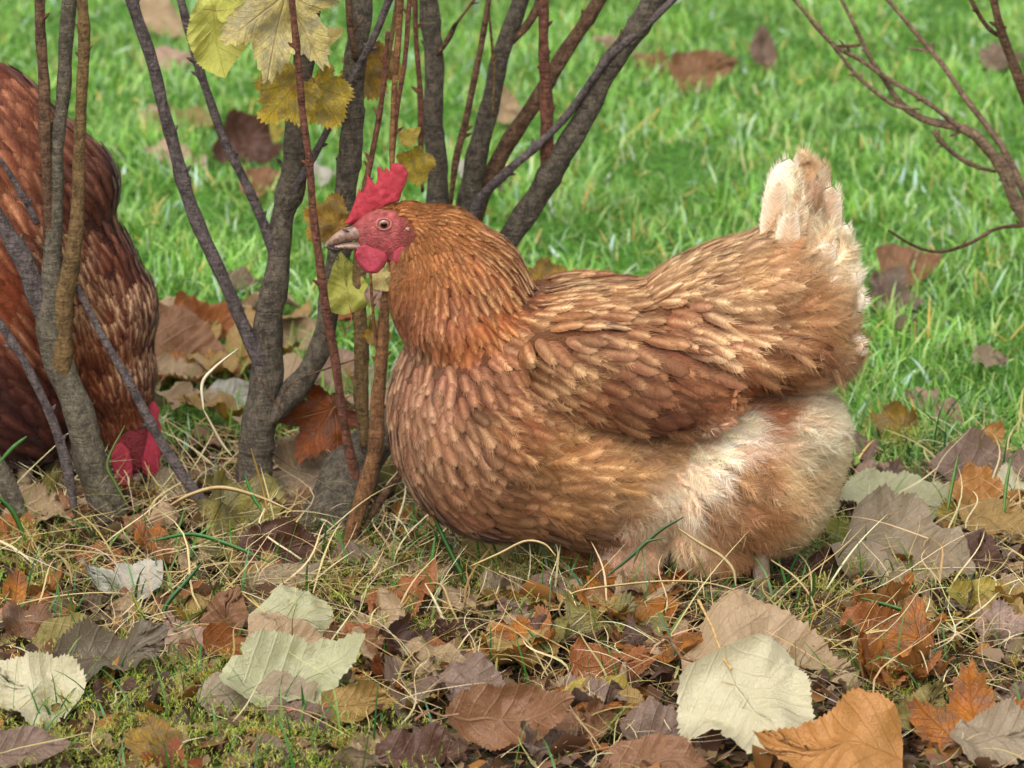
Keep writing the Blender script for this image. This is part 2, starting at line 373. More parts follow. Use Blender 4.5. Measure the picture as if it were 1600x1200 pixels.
H = (150, 88, 50)
rows1 = [  # px, py, ang, L, W, lift, fluff, point, base, tip, tipamt, edge, part
 (625,322,-5,13,3.2,.10,.1,.8,(158,98,56),(178,118,72),.4,0,'hackle'), (660,318,-12,17,3.6,.10,.1,.8,(165,103,58),(190,130,80),.5,0,'hackle'),
 (710,325,-25,22,4,.12,.1,.9,(162,98,52),(205,150,100),.6,0,'hackle'), (765,365,-45,30,5,.12,.1,.95,(150,90,50),(215,170,125),.7,0,'hackle'),
 (825,435,-58,40,6,.15,.05,.95,(135,72,40),(222,180,135),.8,0,'hackle'), (665,375,-48,18,3.8,.10,.1,.8,(172,108,60),(190,130,80),.4,0,'hackle'),
 (640,425,-85,18,4,.10,.2,.8,(165,105,62),(185,125,80),.4,0,'hackle'), (620,420,-95,14,4,.08,.3,.6,(185,130,90),(205,155,115),.5,0,'hackle'),
 (700,410,-68,28,4.6,.12,.1,.95,(155,92,50),(190,135,85),.5,0,'hackle'), (760,440,-62,38,5.6,.15,.05,.95,(145,82,45),(215,165,120),.7,0,'hackle'),
 (630,480,-92,24,6,.08,.1,.8,(142,82,55),(185,130,98),.5,0,'hackle'), (700,480,-82,36,6,.12,.05,.95,(138,76,46),(198,142,102),.6,0,'hackle'),
 (775,490,-66,38,6.5,.13,.05,.95,(140,74,38),(205,145,92),.6,0,'hackle'), (725,520,-80,36,7,.14,.05,.95,(150,82,44),(195,135,90),.55,0,'hackle'),
 (615,560,-87,28,9,.10,.05,.25,(168,118,90),(205,165,135),.6,.35,'breast'), (675,600,-78,31,11,.10,.05,.2,(158,106,80),(196,150,122),.6,.4,'breast'),
 (640,690,-72,33,11.5,.10,.05,.15,(162,112,84),(200,158,128),.6,.4,'breast'), (715,690,-58,36,12,.10,.08,.15,(160,108,78),(200,155,122),.6,.4,'breast'),
 (700,780,-48,38,13,.10,.08,.15,(150,100,72),(188,142,112),.5,.4,'breast'), (790,800,-25,42,14,.10,.15,.15,(150,102,70),(188,140,106),.5,.35,'breast'),
 (850,850,-12,44,14,.10,.3,.2,(140,96,66),(170,128,95),.4,.2,'breast'), (750,590,-60,32,10,.12,.1,.3,(145,86,55),(190,135,98),.5,.3,'breast'),
 (790,650,-32,36,11,.12,.2,.3,(158,98,60),(205,155,112),.6,.25,'breast'),
 (860,705,-12,46,12,.13,.45,.3,(162,106,64),(212,168,122),.65,.15,'thigh'), (950,740,4,50,12,.14,.6,.3,(158,110,68),(200,158,112),.6,.1,'thigh'),
 (880,780,-4,50,13,.13,.5,.3,(152,106,70),(192,150,110),.5,.1,'thigh'), (960,810,2,50,12,.14,.7,.3,(150,108,70),(185,145,104),.5,.05,'thigh'),
 (805,530,-38,36,10,.14,.1,.4,(152,96,62),(220,180,138),.8,.15,'wing'), (880,495,-15,40,9,.12,.15,.45,(158,102,66),(224,185,145),.8,.1,'wing'),
 (860,590,-32,42,11,.13,.1,.4,(142,88,58),(215,172,130),.7,.2,'wing'), (950,520,-20,44,11,.12,.1,.35,(142,84,56),(210,165,122),.65,.2,'wing'),
 (940,600,-26,46,12,.12,.12,.35,(126,72,46),(188,138,100),.5,.25,'wing'), (1000,655,-18,48,12,.12,.1,.35,(110,60,38),(150,98,68),.35,.25,'wing'),
 (1030,560,-30,50,13,.10,.05,.35,(128,72,46),(180,125,88),.45,.25,'wing'), (1080,610,-24,52,12,.12,.15,.35,(120,68,42),(160,108,74),.4,.2,'wing'),
 (1060,500,-32,46,10,.13,.15,.45,(146,90,60),(222,180,138),.75,.1,'wing'), (1120,530,-34,44,10,.14,.25,.45,(158,102,68),(230,190,150),.85,.1,'wing'),
 (1180,560,-28,46,10,.14,.4,.4,(154,98,62),(205,158,115),.6,.1,'wing'), (1200,595,-18,46,10,.12,.5,.4,(150,94,58),(180,128,86),.4,.05,'wing'),
 (880,455,-4,34,8,.10,.1,.4,(170,118,78),(226,192,150),.7,.1,'saddle'), (960,448,8,36,8.5,.10,.15,.4,(165,114,76),(226,188,146),.7,.1,'saddle'),
 (1030,415,20,38,8.5,.11,.2,.4,(182,136,96),(232,200,162),.75,.1,'saddle'), (1060,460,0,38,10,.12,.2,.35,(172,122,82),(226,190,150),.8,.15,'saddle'),
 (1110,375,28,38,9,.11,.3,.4,(190,144,104),(230,200,164),.7,.05,'saddle'), (1140,440,12,42,11,.12,.3,.3,(172,124,84),(216,178,136),.65,.1,'saddle'),
 (1180,345,48,36,9,.12,.5,.4,(208,166,126),(235,208,174),.6,0,'saddle'), (1170,490,-12,44,11,.13,.35,.35,(158,106,68),(222,184,144),.7,.1,'saddle'),
 (1205,410,28,46,12,.12,.65,.3,(192,142,102),(220,180,140),.5,0,'saddle'), (1240,470,5,48,12,.12,.75,.3,(184,130,88),(210,166,124),.5,0,'saddle'),
 (1285,520,-6,46,12,.12,.85,.3,(192,144,102),(220,180,138),.5,0,'saddle'), (1310,575,-14,42,11,.12,.8,.3,(180,128,86),(210,166,122),.5,0,'saddle'),
 (1250,570,-12,44,12,.12,.8,.3,(152,96,56),(176,122,80),.4,0,'saddle'),
 (1310,440,40,46,13,.12,.8,.2,(228,196,158),(242,220,188),.6,0,'tail'), (1340,540,4,44,12,.12,.8,.2,(206,164,122),(230,198,160),.6,0,'tail'), (1335,500,8,44,12,.12,.8,.2,(216,178,138),(232,200,162),.6,0,'tail'),
 (1235,345,75,44,10,.10,.7,.3,(215,176,138),(240,216,184),.6,0,'tail'), (1260,400,70,46,11,.12,.8,.3,(208,168,128),(238,212,178),.5,0,'tail'),
 (1262,335,86,38,9,.12,.85,.3,(184,134,96),(214,172,134),.4,0,'tail'), (1258,290,88,36,9,.12,.85,.3,(196,150,112),(222,186,150),.4,0,'tail'), (1225,290,84,40,10,.08,.6,.3,(240,224,200),(248,238,220),.5,0,'tail'), (1230,330,82,42,10,.08,.6,.3,(238,220,194),(246,234,214),.5,0,'tail'), (1292,310,86,40,10,.1,.85,.3,(226,200,168),(240,220,190),.5,0,'tail'), (1290,370,84,44,10,.1,.85,.3,(222,190,154),(238,214,182),.5,0,'tail'),
 (1150,615,-6,36,9,.08,.8,.3,(165,104,66),(190,130,90),.4,0,'rump_fluff'), (1098,690,-20,34,9,.08,.9,.3,(206,170,142),(232,208,184),.6,0,'rump_fluff'),
 (1060,645,-20,40,11,.10,.3,.3,(118,66,42),(160,112,80),.4,.1,'wing'), (1120,628,-16,40,10,.10,.4,.3,(134,78,48),(176,122,84),.4,.1,'wing'),
 (1140,665,-22,36,9,.08,.9,.3,(232,208,182),(242,224,204),.5,0,'rump_fluff'), (1110,645,-22,30,9,.08,.9,.3,(170,112,78),(205,155,118),.5,0,'rump_fluff'),
 (1200,645,-12,36,9,.08,.9,.3,(174,114,74),(196,142,100),.4,0,'rump_fluff'), (1245,625,0,36,9,.08,.95,.3,(224,200,172),(236,216,192),.5,0,'rump_fluff'),
 (1290,625,6,42,10,.08,1,.3,(218,196,166),(234,214,188),.5,0,'rump_fluff'), (1245,680,0,42,10,.08,1,.3,(214,190,160),(232,210,182),.5,0,'rump_fluff'), (1110,695,-25,36,9,.08,.95,.3,(232,210,186),(242,226,208),.6,0,'rump_fluff'), (1090,615,-18,44,12,.10,.2,.3,(124,70,44),(166,112,78),.4,.15,'wing'), (1290,660,8,44,10,.08,1,.3,(218,196,166),(234,214,188),.5,0,'rump_fluff'), (1270,700,0,42,10,.08,1,.3,(212,186,152),(228,206,176),.5,0,'rump_fluff'),
 (1310,740,0,44,10,.08,1,.3,(198,174,140),(222,200,168),.5,0,'rump_fluff'), (1230,750,-10,42,10,.08,1,.3,(192,158,118),(212,184,146),.5,0,'rump_fluff'),
 (1280,810,-25,42,10,.08,1,.3,(194,168,134),(218,196,164),.5,0,'rump_fluff'), (1165,730,-18,44,12,.10,.8,.3,(168,118,76),(200,152,108),.5,0,'rump_fluff'),
 (1180,800,-26,44,12,.10,.85,.3,(156,108,68),(188,142,100),.5,0,'rump_fluff'), (1130,790,-35,42,11,.10,.85,.3,(160,112,76),(190,146,108),.5,0,'rump_fluff'),
 (1140,845,-40,40,11,.10,.9,.3,(152,106,70),(180,138,100),.4,0,'rump_fluff'), (1080,730,-30,36,10,.08,.95,.3,(226,200,172),(238,220,198),.6,0,'rump_fluff'),
 (1055,780,-55,34,9,.08,.95,.3,(222,194,166),(236,216,192),.6,0,'rump_fluff'), (1030,700,0,40,10,.1,.8,.3,(180,136,94),(205,166,124),.5,0,'thigh'),
 (1240,850,-40,38,10,.08,1,.3,(186,156,120),(212,186,152),.5,0,'rump_fluff'), (1040,830,-75,36,9,.08,.95,.3,(196,160,130),(220,192,166),.5,0,'leg_fluff'),
 (960,850,-84,34,9,.08,.95,.3,(200,156,136),(226,194,174),.5,0,'leg_fluff'), (990,810,-70,30,9,.08,.95,.3,(198,160,132),(226,198,172),.5,0,'leg_fluff'),
 (1000,880,-85,34,9,.08,.95,.3,(178,138,106),(204,170,138),.5,0,'leg_fluff'), (1090,880,-70,34,9,.08,.95,.3,(168,130,94),(196,162,126),.5,0,'leg_fluff'),
 (900,850,-10,44,13,.1,.5,.2,(128,88,58),(158,116,82),.4,.1,'breast'),
]
face1 = [(548,346),(562,338),(590,326),(612,328),(630,342),(640,352),(652,366),(640,382),(622,396),(614,412),(598,408),(574,400),(550,396),(530,400),(530,350)]
blobs1 = [(600,362,46,37,4,28,0),(592,341,36,19,16,11,0),(562,352,20,12,24,9,0),(582,386,26,14,10,14,0),(606,392,20,18,0,17,0),(640,366,48,52,0,40,0),(688,400,76,80,-10,66,0),(718,460,106,112,-20,100,0),(730,500,108,80,-10,126,0),
 (790,645,184,205,0,168,0),(930,722,200,136,-6,158,0),(1150,735,158,142,0,142,0),(1240,690,80,98,0,108,0),(1168,778,108,92,0,120,0),
 (950,560,250,118,0,160,0),(1120,480,190,92,24,126,0),(1232,480,104,104,0,100,0),(1235,548,100,52,0,118,0),(1275,430,56,70,-20,60,0),(1225,385,46,75,-14,40,0),(1252,340,34,84,-6,26,0),(1265,400,44,60,-20,50,0),
 (975,592,172,80,-15,31,-.070),(1120,560,160,44,4,30,-.060),(985,835,52,58,0,40,-.035),(1120,848,72,42,0,44,-.035),(985,870,44,48,0,36,-.035)]
def hen_one():
    root = empty('hen', (P(940, 900, 0)[0], 0.0, 0.0), 'ginger hen with pale fluffy tail, whole body in profile before the bare stems', 'hen')
    body = blob_body('body', blobs1, 0.0)
    body.parent = root; body.location = -root.location
    me = body.data; nv = len(me.vertices); co = np.empty(nv*3); me.vertices.foreach_get('co', co); co = co.reshape(-1, 3)
    fld = Field(rows1); q = mirror_px(co, 0.0); val, _ = fld(q); col = val[:, 7:10]*.8
    fm = inpoly(q, face1)
    fc = s2l((168, 82, 82))*np.ones((nv, 1)); dd = np.linalg.norm(q-np.array([600, 350]), axis=1)
    fc = np.where((dd < 26)[:, None], s2l((176, 96, 92)), fc); bl = np.clip((q[:, 0]-612)/26, 0, 1)[:, None]*np.clip((q[:, 1]-335)/20, 0, 1)[:, None]; fc = fc*(1-bl)+s2l((120, 62, 50))*bl
    bl = np.clip(1-np.abs(q[:, 0]-566)/14, 0, 1)[:, None]*.5; fc = fc*(1-bl)+s2l((176, 104, 98))*bl
    fn = np.array([mnoise.noise(Vector(p)*260) for p in co])[:, None]; fn2 = np.array([mnoise.noise(Vector(p)*600) for p in co])[:, None]; fc = fc*(1+.45*fn+.4*fn2)*np.array([1.16, 1.02, 1.02])
    col[fm] = fc[fm]
    c4 = np.ones((nv, 4), np.float32); c4[:, :3] = col; a = me.color_attributes.new('Col', 'FLOAT_COLOR', 'POINT'); a.data.foreach_set('color', c4.ravel())
    me.materials.append(BODYM)
    feathers(root, body, fld, 0.0, skip=face1, dens=.29, seed=3, nb_base=66)
    # head parts
    COMBP = [(536,350),(540,346),(549,330),(555,312),(561,295),(566,302),(572,290),(574,274),(580,282),(587,289),(590,282),(589,260),(595,261),(600,270),(602,259),(610,267),(612,255),(622,254),(632,260),(638,272),(635,285),(628,300),(624,314),(605,320),(587,330),(567,343),(552,350)]
    crease(slab_comb(root, COMBP, 0.0, 0.0050, COMBM), .0011, 190)
    wat = [(557,388),(554,400),(558,410),(564,419),(574,427),(584,430),(592,428),(600,420),(606,407),(603,395),(590,388),(572,384)]
    wat = [(579+(x-578)*.95+1.2*math.sin(y*.5), 402+(y-404)*.95+1.0*math.sin(x*.45)) for x, y in wat]
    crease(slab('wattle', wat, -0.0095, 0.003, WATTLEM, root, .0010), .0014, 170, 4); slab('wattle', [(x-3, y+1) for x, y in wat], 0.0085, 0.004, WATTLEM, root, .0006)
    crease(root.children[-1], .001, 170, 8)
    ear = [(655,366),(645,373),(634,382),(622,388),(615,394),(614,405),(619,413),(624,408),(630,399),(641,388),(651,378)]
    slab('earlobe', ear, -0.0185, 0.003, WATTLEM, root)
    tu = blob_join('ear_tuft', [(638,357,5,3.5),(643,359,4,4),(634,360,4,3)], m_simple('ear_tuft_down', (150, 122, 100), (184, 160, 134), 900, .8, .9), root, -.0165)
    horn = beak_mat()
    up = [(566,362,13,14),(552,364,12,12),(540,367,10.5,9.5),(530,371,9,7),(521,376,7,5),(514,381,4.8,3.4),(509,385,2.6,2),(506.5,388,.8,.8)]
    bk = loft('upper_beak', up, horn, root)
    loft('lower_beak', [(570,385,8,11),(556,384,6,9),(542,384,4.6,7),(530,385.5,3.6,5),(520,387,2.5,3),(513,388,1,1)], horn, root)
    nos = sphere('nostril', P(540, 360, -0.0055), .0018, m_simple('nostril_dark', (60, 40, 36), (80, 55, 50)), root, (1.6, .6, .5)); nos.rotation_euler = (0, R(20), 0)
    mud = m_simple('wet_mud', (30, 24, 20), (62, 48, 38), 500, .5, .9)
    for (x, y, r_) in ((520,388,6),(527,389,5.5),(514,387,4),(532,387,4),(523,391,5)):
        pass
    mm = blob_join('mud_crumb', [(520,388,6,4),(527,389,6,4),(514,387,4,3),(533,387,4,2.5),(523,391,5,3.5)], mud, root, -.001)
    ey = sphere('eye', P(600, 350, -0.0132), .0048, eye_mat(), root, (1, .6, .92))
    lid = m_flesh('eyelid_skin', (176, 104, 98), (196, 126, 116), .5)
    torus('eyelid', P(600, 350, -0.0145), .0052, .0009, lid, root, 1.1, .86)
    # legs
    lm = m_simple('scaly_leg', (92, 76, 62), (124, 104, 84), 350, .6, .8)
    for (px, py, Y) in ((1192, 952, -.056), (965, 950, -.05)):
        leg(root, px, py, Y, lm)
    tail_feathers(root)
    return root
def slab_comb(root, poly, Y, th, mat):
    # sheet over a fine grid clipped to outline: thickness falls to the points
    poly = np.array(poly, float); xs = np.arange(534, 642, 1.6); ys = np.arange(252, 353, 1.6)
    n = 0
    me_v = []; segs = np.concatenate([poly, poly[:1]])
    def dist(p):
        d = np.full(len(p), 1e9)
        for a, b in zip(segs[:-1], segs[1:]):
            ab = b-a; t = np.clip(((p-a)@ab)/(ab@ab+1e-9), 0, 1); d = np.minimum(d, np.linalg.norm(p-(a+t[:, None]*ab), axis=1))
        return d
    bm = bmesh.new()
    dense = []
    for a, b in zip(segs[:-1], segs[1:]):
        k = max(1, int(np.linalg.norm(b-a)/2.5)); dense += [a+(b-a)*i/k for i in range(k)]
    gx, gy = np.meshgrid(xs, ys); gp = np.stack([gx.ravel(), gy.ravel()], 1); ins = inpoly(gp, poly) & (dist(gp) > 1.3); gp = gp[ins]
    allp = np.array(dense+gp.tolist()); nd = len(dense)
    from mathutils.geometry import delaunay_2d_cdt
    r = delaunay_2d_cdt([Vector(p) for p in allp], [(i, (i+1) % nd) for i in range(nd)], [list(range(nd))], 1, 1e-6)
    vs = np.array([list(v) for v in r[0]]); fs = [f for f in r[2] if len(f) == 3]
    cen = np.array([vs[list(f)].mean(0) for f in fs]); fs = [f for f, k in zip(fs, inpoly(cen, poly)) if k]
    d = dist(vs); d[d < .3] = 0; t = th/2*(np.clip(d/7, 0, 1)**.5)*(.55+.6*np.clip((vs[:, 1]-255)/90, 0, 1))
    F_ = P(vs[:, 0], vs[:, 1], Y); w_ = .0012*np.sin(vs[:, 0]*.09); F1 = F_.copy(); F1[:, 1] += w_-t; F2 = F_.copy(); F2[:, 1] += w_+t
    V = np.concatenate([F1, F2]); fs = np.array(fs); T = np.concatenate([fs, fs[:, ::-1]+len(vs)])
    o = mesh_np('comb', V, [T], mat, root)
    bm = bmesh.new(); bm.from_mesh(o.data); bmesh.ops.remove_doubles(bm, verts=bm.verts, dist=1e-6); bmesh.ops.recalc_face_normals(bm, faces=bm.faces); bm.to_mesh(o.data); bm.free()
    return o
def beak_mat():
    n = N('horn_beak'); tc = n.n('TexCoord').outputs['Object']; a = n.noise(tc, 260, 4, .6)
    return n.out(n.ramp(a, [(.3, L4((84, 66, 60))), (.5, L4((138, 108, 92))), (.72, L4((168, 136, 114)))]), .38, a, .25, .0008, Specular_IOR_Level=.5)
def blob_join(name, bl, mat, root, Y=0.0):
    bm = bmesh.new()
    for (x, y, rx, rz) in bl:
        bmesh.ops.create_icosphere(bm, subdivisions=3, radius=1, matrix=Matrix.Translation(Vector(P(x, y, Y)))@Matrix.Diagonal((rx*.0005, rx*.0005, rz*.0005, 1)))
    for v in bm.verts: v.co += Vector(mnoise.noise_vector(v.co*900))*.0009
    me = bpy.data.meshes.new(name); bm.to_mesh(me); bm.free(); me.materials.append(mat)
    o = bpy.data.objects.new(name, me); C.objects.link(o); o.parent = root; o.location = -root.location; return o
def leg(root, px, py, Y, mat):
    foot = P(px, py, Y); foot[2] = float(hgt(foot[0], foot[1]))+.004; top = foot+np.array([-.004, .026, .085])
    s = .0005; bm = bmesh.new()
    def tube(a, b, r0, r1, seg=10, rings=8, bumpy=.0006):
        a, b = Vector(a), Vector(b); d = (b-a); q = d.to_track_quat('Z', 'Y'); prev = None
        for k in range(rings+1):
            t = k/rings; r_ = r0+(r1-r0)*t+bumpy*math.sin(k*2.4); ring = [bm.verts.new(a+d*t+q@Vector((r_*math.cos(2*math.pi*i/seg), r_*math.sin(2*math.pi*i/seg), 0))) for i in range(seg)]
            if prev: 
                for i in range(seg): bm.faces.new((prev[i], prev[(i+1) % seg], ring[(i+1) % seg], ring[i]))
            prev = ring
        bm.faces.new(prev)
    tube(top, foot, .0075, .0062)
    for az, l in ((180, .055), (148, .05), (212, .05), (20, .022)):
        e = foot+np.array([math.cos(R(az))*l, math.sin(R(az))*l, 0]); e[2] = float(hgt(e[0], e[1]))+.005
        tube(foot+np.array([0, 0, .003]), e, .006, .0035)
    bm.normal_update(); me = bpy.data.meshes.new('leg'); bm.to_mesh(me); bm.free(); me.materials.append(mat)
    for p in me.polygons: p.use_smooth = True
    o = bpy.data.objects.new('leg', me); C.objects.link(o); o.parent = root; o.location = -root.location
def big_feather(name, root, base, tip, W, Y, c0, c1, seed, nb=150, bend=0.1, yaw=0.0, barbk=.5):
    """single large feather drawn between two photo points at depth Y (real size, curved, with barbs)"""
    g = np.random.default_rng(seed); a = P(*base, Y); b = P(*tip, Y+yaw); T = b-a; L = np.linalg.norm(T); T /= L
    n_ = np.array([0, -1.0, .15]); n_ -= (n_@T)*T; n_ /= np.linalg.norm(n_); B = np.cross(n_, T); W = W*.0005
    S = np.linspace(0, 1, 14); U = np.linspace(-1, 1, 9)
    pr = np.clip(S*3.5, .1, 1)**.5*np.clip(1-S**5, 0, 1)**.5
    sp = lambda s: a+T*(L*s)[..., None]+n_*(bend*L*s*s)[..., None]+B*(.06*L*np.sin(s*2.5))[..., None]
    lat = W*pr[:, None]*U[None]
    V = sp(S)[:, None]+B*lat[..., None]-n_*(.3*np.abs(lat)*np.abs(U))[..., None]
    c0, c1 = s2l(c0), s2l(c1); m = (np.clip((np.abs(U)[None]-.3)/.7, 0, 1)*.6+S[:, None]*.4)[..., None]
    col = c0*(1-m)+c1*m
    uv = np.stack([(S[:, None]*L-.8*np.abs(lat))*900, np.abs(lat)*170+seed*7+0*S[:, None]], -1)
    ii, jj = np.meshgrid(np.arange(13), np.arange(8), indexing='ij'); k0 = (ii*9+jj).ravel(); F = np.stack([k0, k0+1, k0+10, k0+9], 1)
    s0 = g.uniform(.1, 1, nb*5); sd_ = g.choice([-1, 1], nb*5); p0 = np.clip(s0*3.5, .1, 1)**.5*np.clip(1-s0**5, 0, 1)**.5
    al = np.radians(52*(1-s0)**.5+6)*g.uniform(.7, 1.3, nb*5); st = sp(s0)+B*(sd_*W*p0*.8)[:, None]-n_*(.4*W*p0)[:, None]
    lb = (W*barbk+.0015)*g.uniform(.2, 1.2, nb*5)
    tt = T*np.cos(al)[:, None]+B*(sd_*np.sin(al))[:, None]; mid = st+tt*(lb*.5)[:, None]; tip_ = st+tt*lb[:, None]+T*(lb*.15)[:, None]+n_*(g.normal(0, .0012, nb*5))[:, None]
    wd = np.cross(tt, n_); wd = wd/np.linalg.norm(wd, axis=1, keepdims=True)*.00013
    bv = np.stack([st-wd, st+wd, mid+wd, mid-wd, tip_], 1).reshape(-1, 3); o0 = 126; bi = o0+np.arange(nb*5)*5
    bc = np.repeat((c1*g.uniform(.85, 1.15, (nb*5, 1))), 5, 0)
    o = mesh_np(name, np.concatenate([V.reshape(-1, 3), bv]), [F, np.stack([bi, bi+1, bi+2, bi+3], 1), np.stack([bi+3, bi+2, bi+4], 1)], FEATHER, root, np.concatenate([col.reshape(-1, 3), bc]), np.concatenate([uv.reshape(-1, 2), np.zeros((len(bv), 2))]))
    return o
def tail_feathers(root):
    cr, cr2, tn, br = (238, 220, 192), (244, 230, 206), (206, 164, 124), (182, 134, 96)
    spec = [((1222,420),(1240,246),30,.0,cr2,cr2,.05),((1262,440),(1288,250),32,.012,br,tn,.04),((1240,420),(1266,243),22,.018,tn,cr,.03),
            ((1285,450),(1306,290),28,-.004,(190,142,102),cr,.05),((1210,420),(1222,282),20,-.012,tn,cr,.02),((1250,430),(1252,262),20,.03,tn,cr,0),
            ((1290,470),(1328,352),20,.0,cr,cr2,.0),((1290,480),(1345,420),24,-.01,cr,cr2,.0),((1285,490),(1352,465),24,-.016,cr,cr2,.0),
            ((1260,500),(1340,430),24,-.022,cr,cr2,-.02),((1235,440),(1240,330),20,-.022,(214,172,132),cr,.05),((1275,540),(1350,545),22,-.02,tn,cr,.0),((1270,480),(1300,380),22,-.026,tn,cr,.03)]
    for i, (a, b, W_, Y, c0, c1, bd) in enumerate(spec):
        big_feather('tail_feather', root, a, b, W_, Y, c0, c1, 40+i, 130, bd, 0, .34)
# ------------------------------------------------------------------ ground, lawn, moss, straw
def ground_mat():
    n = N('soil_and_turf'); g = n.n('NewGeometry').outputs['Position']
    a = n.noise(g, 14, 6, .65); b = n.noise(g, 120, 5, .65); d = n.noise(g, 5, 3, .5)
    soil = n.ramp(b, [(.3, L4((26, 20, 15))), (.5, L4((50, 38, 27))), (.72, L4((92, 70, 48)))])
    moss = n.ramp(b, [(.3, L4((52, 62, 20))), (.6, L4((120, 128, 48))), (.75, L4((150, 150, 80)))])
    turf = n.ramp(b, [(.3, L4((40, 66, 20))), (.6, L4((80, 128, 44))), (.78, L4((120, 150, 76)))])
    lit = n.mix(n.math('MULTIPLY', n.ramp(a, [(.5, (0, 0, 0)), (.66, (1, 1, 1))]), .5), soil, moss)
    s = n.n('SeparateXYZ'); n.set(s.inputs[0], g)
    y = n.math('ADD', s.outputs[1], n.math('MULTIPLY', n.math('SUBTRACT', d, .5), .5))
    y = n.math('SUBTRACT', y, n.math('MULTIPLY', s.outputs[0], -.12))
    f = n.ramp(y, [(.30, (0, 0, 0)), (.5, (1, 1, 1))])
    return n.out(n.mix(f, lit, turf), .9, n.math('ADD', a, b), .8, .006, Specular_IOR_Level=.2)
def make_ground():
    ax = np.concatenate([[-60, -25, -10, -5, -3, -2], np.arange(-1.5, 1.5001, .015), [2, 3, 5, 10, 25, 60]])
    ay = np.concatenate([[-60, -25, -10, -5, -3, -2], np.arange(-1.2, 2.6, .015), [3, 4, 6, 10, 25, 60]])
    X, Y = np.meshgrid(ax, ay); Z = hgt(X, Y)
    m, k = X.shape; i, j = np.meshgrid(np.arange(m-1), np.arange(k-1), indexing='ij'); a = (i*k+j).ravel()
    o = mesh_np('ground', np.stack([X, Y, Z], -1).reshape(-1, 3), [np.stack([a, a+1, a+k+1, a+k], 1)], ground_mat()); tag(o, kind='structure')
make_ground()
def blades(name, base, h, wd, az, lean, bend, col, mat, segs=4, twist=None, tipcol=None):
    """n blades; base (n,3), h length, wd half width, az heading, lean start angle from vertical, bend extra angle along it"""
    n = len(base); t = np.linspace(0, 1, segs+1); ang = lean[:, None]+bend[:, None]*t[None]
    dl = h[:, None]/segs; dirh = np.stack([np.cos(az), np.sin(az), 0*az], 1)
    hor = np.concatenate([np.zeros((n, 1)), np.cumsum(np.sin(ang[:, :-1])*dl, 1)], 1); ver = np.concatenate([np.zeros((n, 1)), np.cumsum(np.cos(ang[:, :-1])*dl, 1)], 1)
    side = np.stack([-np.sin(az), np.cos(az), 0*az], 1)
    wob = np.zeros((n, segs+1)) if twist is None else twist[:, None]*np.sin(t*5+az[:, None]*3)*h[:, None]*.12
    c = base[:, None]+dirh[:, None]*hor[..., None]+np.array([0, 0, 1.])*ver[..., None]+side[:, None]*wob[..., None]
    wf = wd[:, None]*np.clip((1-t)**.55*1.0, 0, 1)*np.clip(.6+t*2, 0, 1)
    fa = az+1.57+rng.normal(0, .5, n); sv = np.stack([np.cos(fa), np.sin(fa), rng.normal(0, .25, n)], 1)
    L_ = c[:, :-1]-sv[:, None]*wf[:, :-1, None]; R_ = c[:, :-1]+sv[:, None]*wf[:, :-1, None]
    V = np.concatenate([np.stack([L_, R_], 2).reshape(n, -1, 3), c[:, -1:]], 1); k = 2*segs+1
    b = (np.arange(n)*k)[:, None]
    Q = np.concatenate([b+np.array([[2*i, 2*i+1, 2*i+3, 2*i+2]]) for i in range(segs-1)], 0); T = b+np.array([[2*segs-2, 2*segs-1, 2*segs]])
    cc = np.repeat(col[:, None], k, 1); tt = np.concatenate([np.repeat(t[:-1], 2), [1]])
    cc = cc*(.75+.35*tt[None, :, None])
    if tipcol is not None: m = np.clip((tt-.6)/.4, 0, 1)[None, :, None]; cc = cc*(1-m)+tipcol[:, None]*m
    return mesh_np(name, V.reshape(-1, 3), [Q, T], mat, None, cc.reshape(-1, 3))
def m_blade(name, rough, tr, spec):
    n = N(name); col = n.n('VertexColor', layer_name='Col').outputs[0]
    n.out(col, rough, Specular_IOR_Level=spec); add_translucent(n, col, tr); return n.m
GRASSM = m_blade('grass_blade', .33, .35, .55); STRAWM = m_blade('dry_straw', .55, .15, .3); MOSSM = m_blade('moss_sprig', .6, .4, .25)
def lawn_edge(x): return .36+.05*np.sin(7*x+1)+.04*np.sin(17*x)-.10*x
def pal(cols, n, var=.14):
    c = np.array([s2l(k) for k in cols]); i = rng.integers(0, len(c), n)
    return c[i]*rng.uniform(1-var, 1+var, (n, 1))*(1+rng.normal(0, .06, (n, 3)))
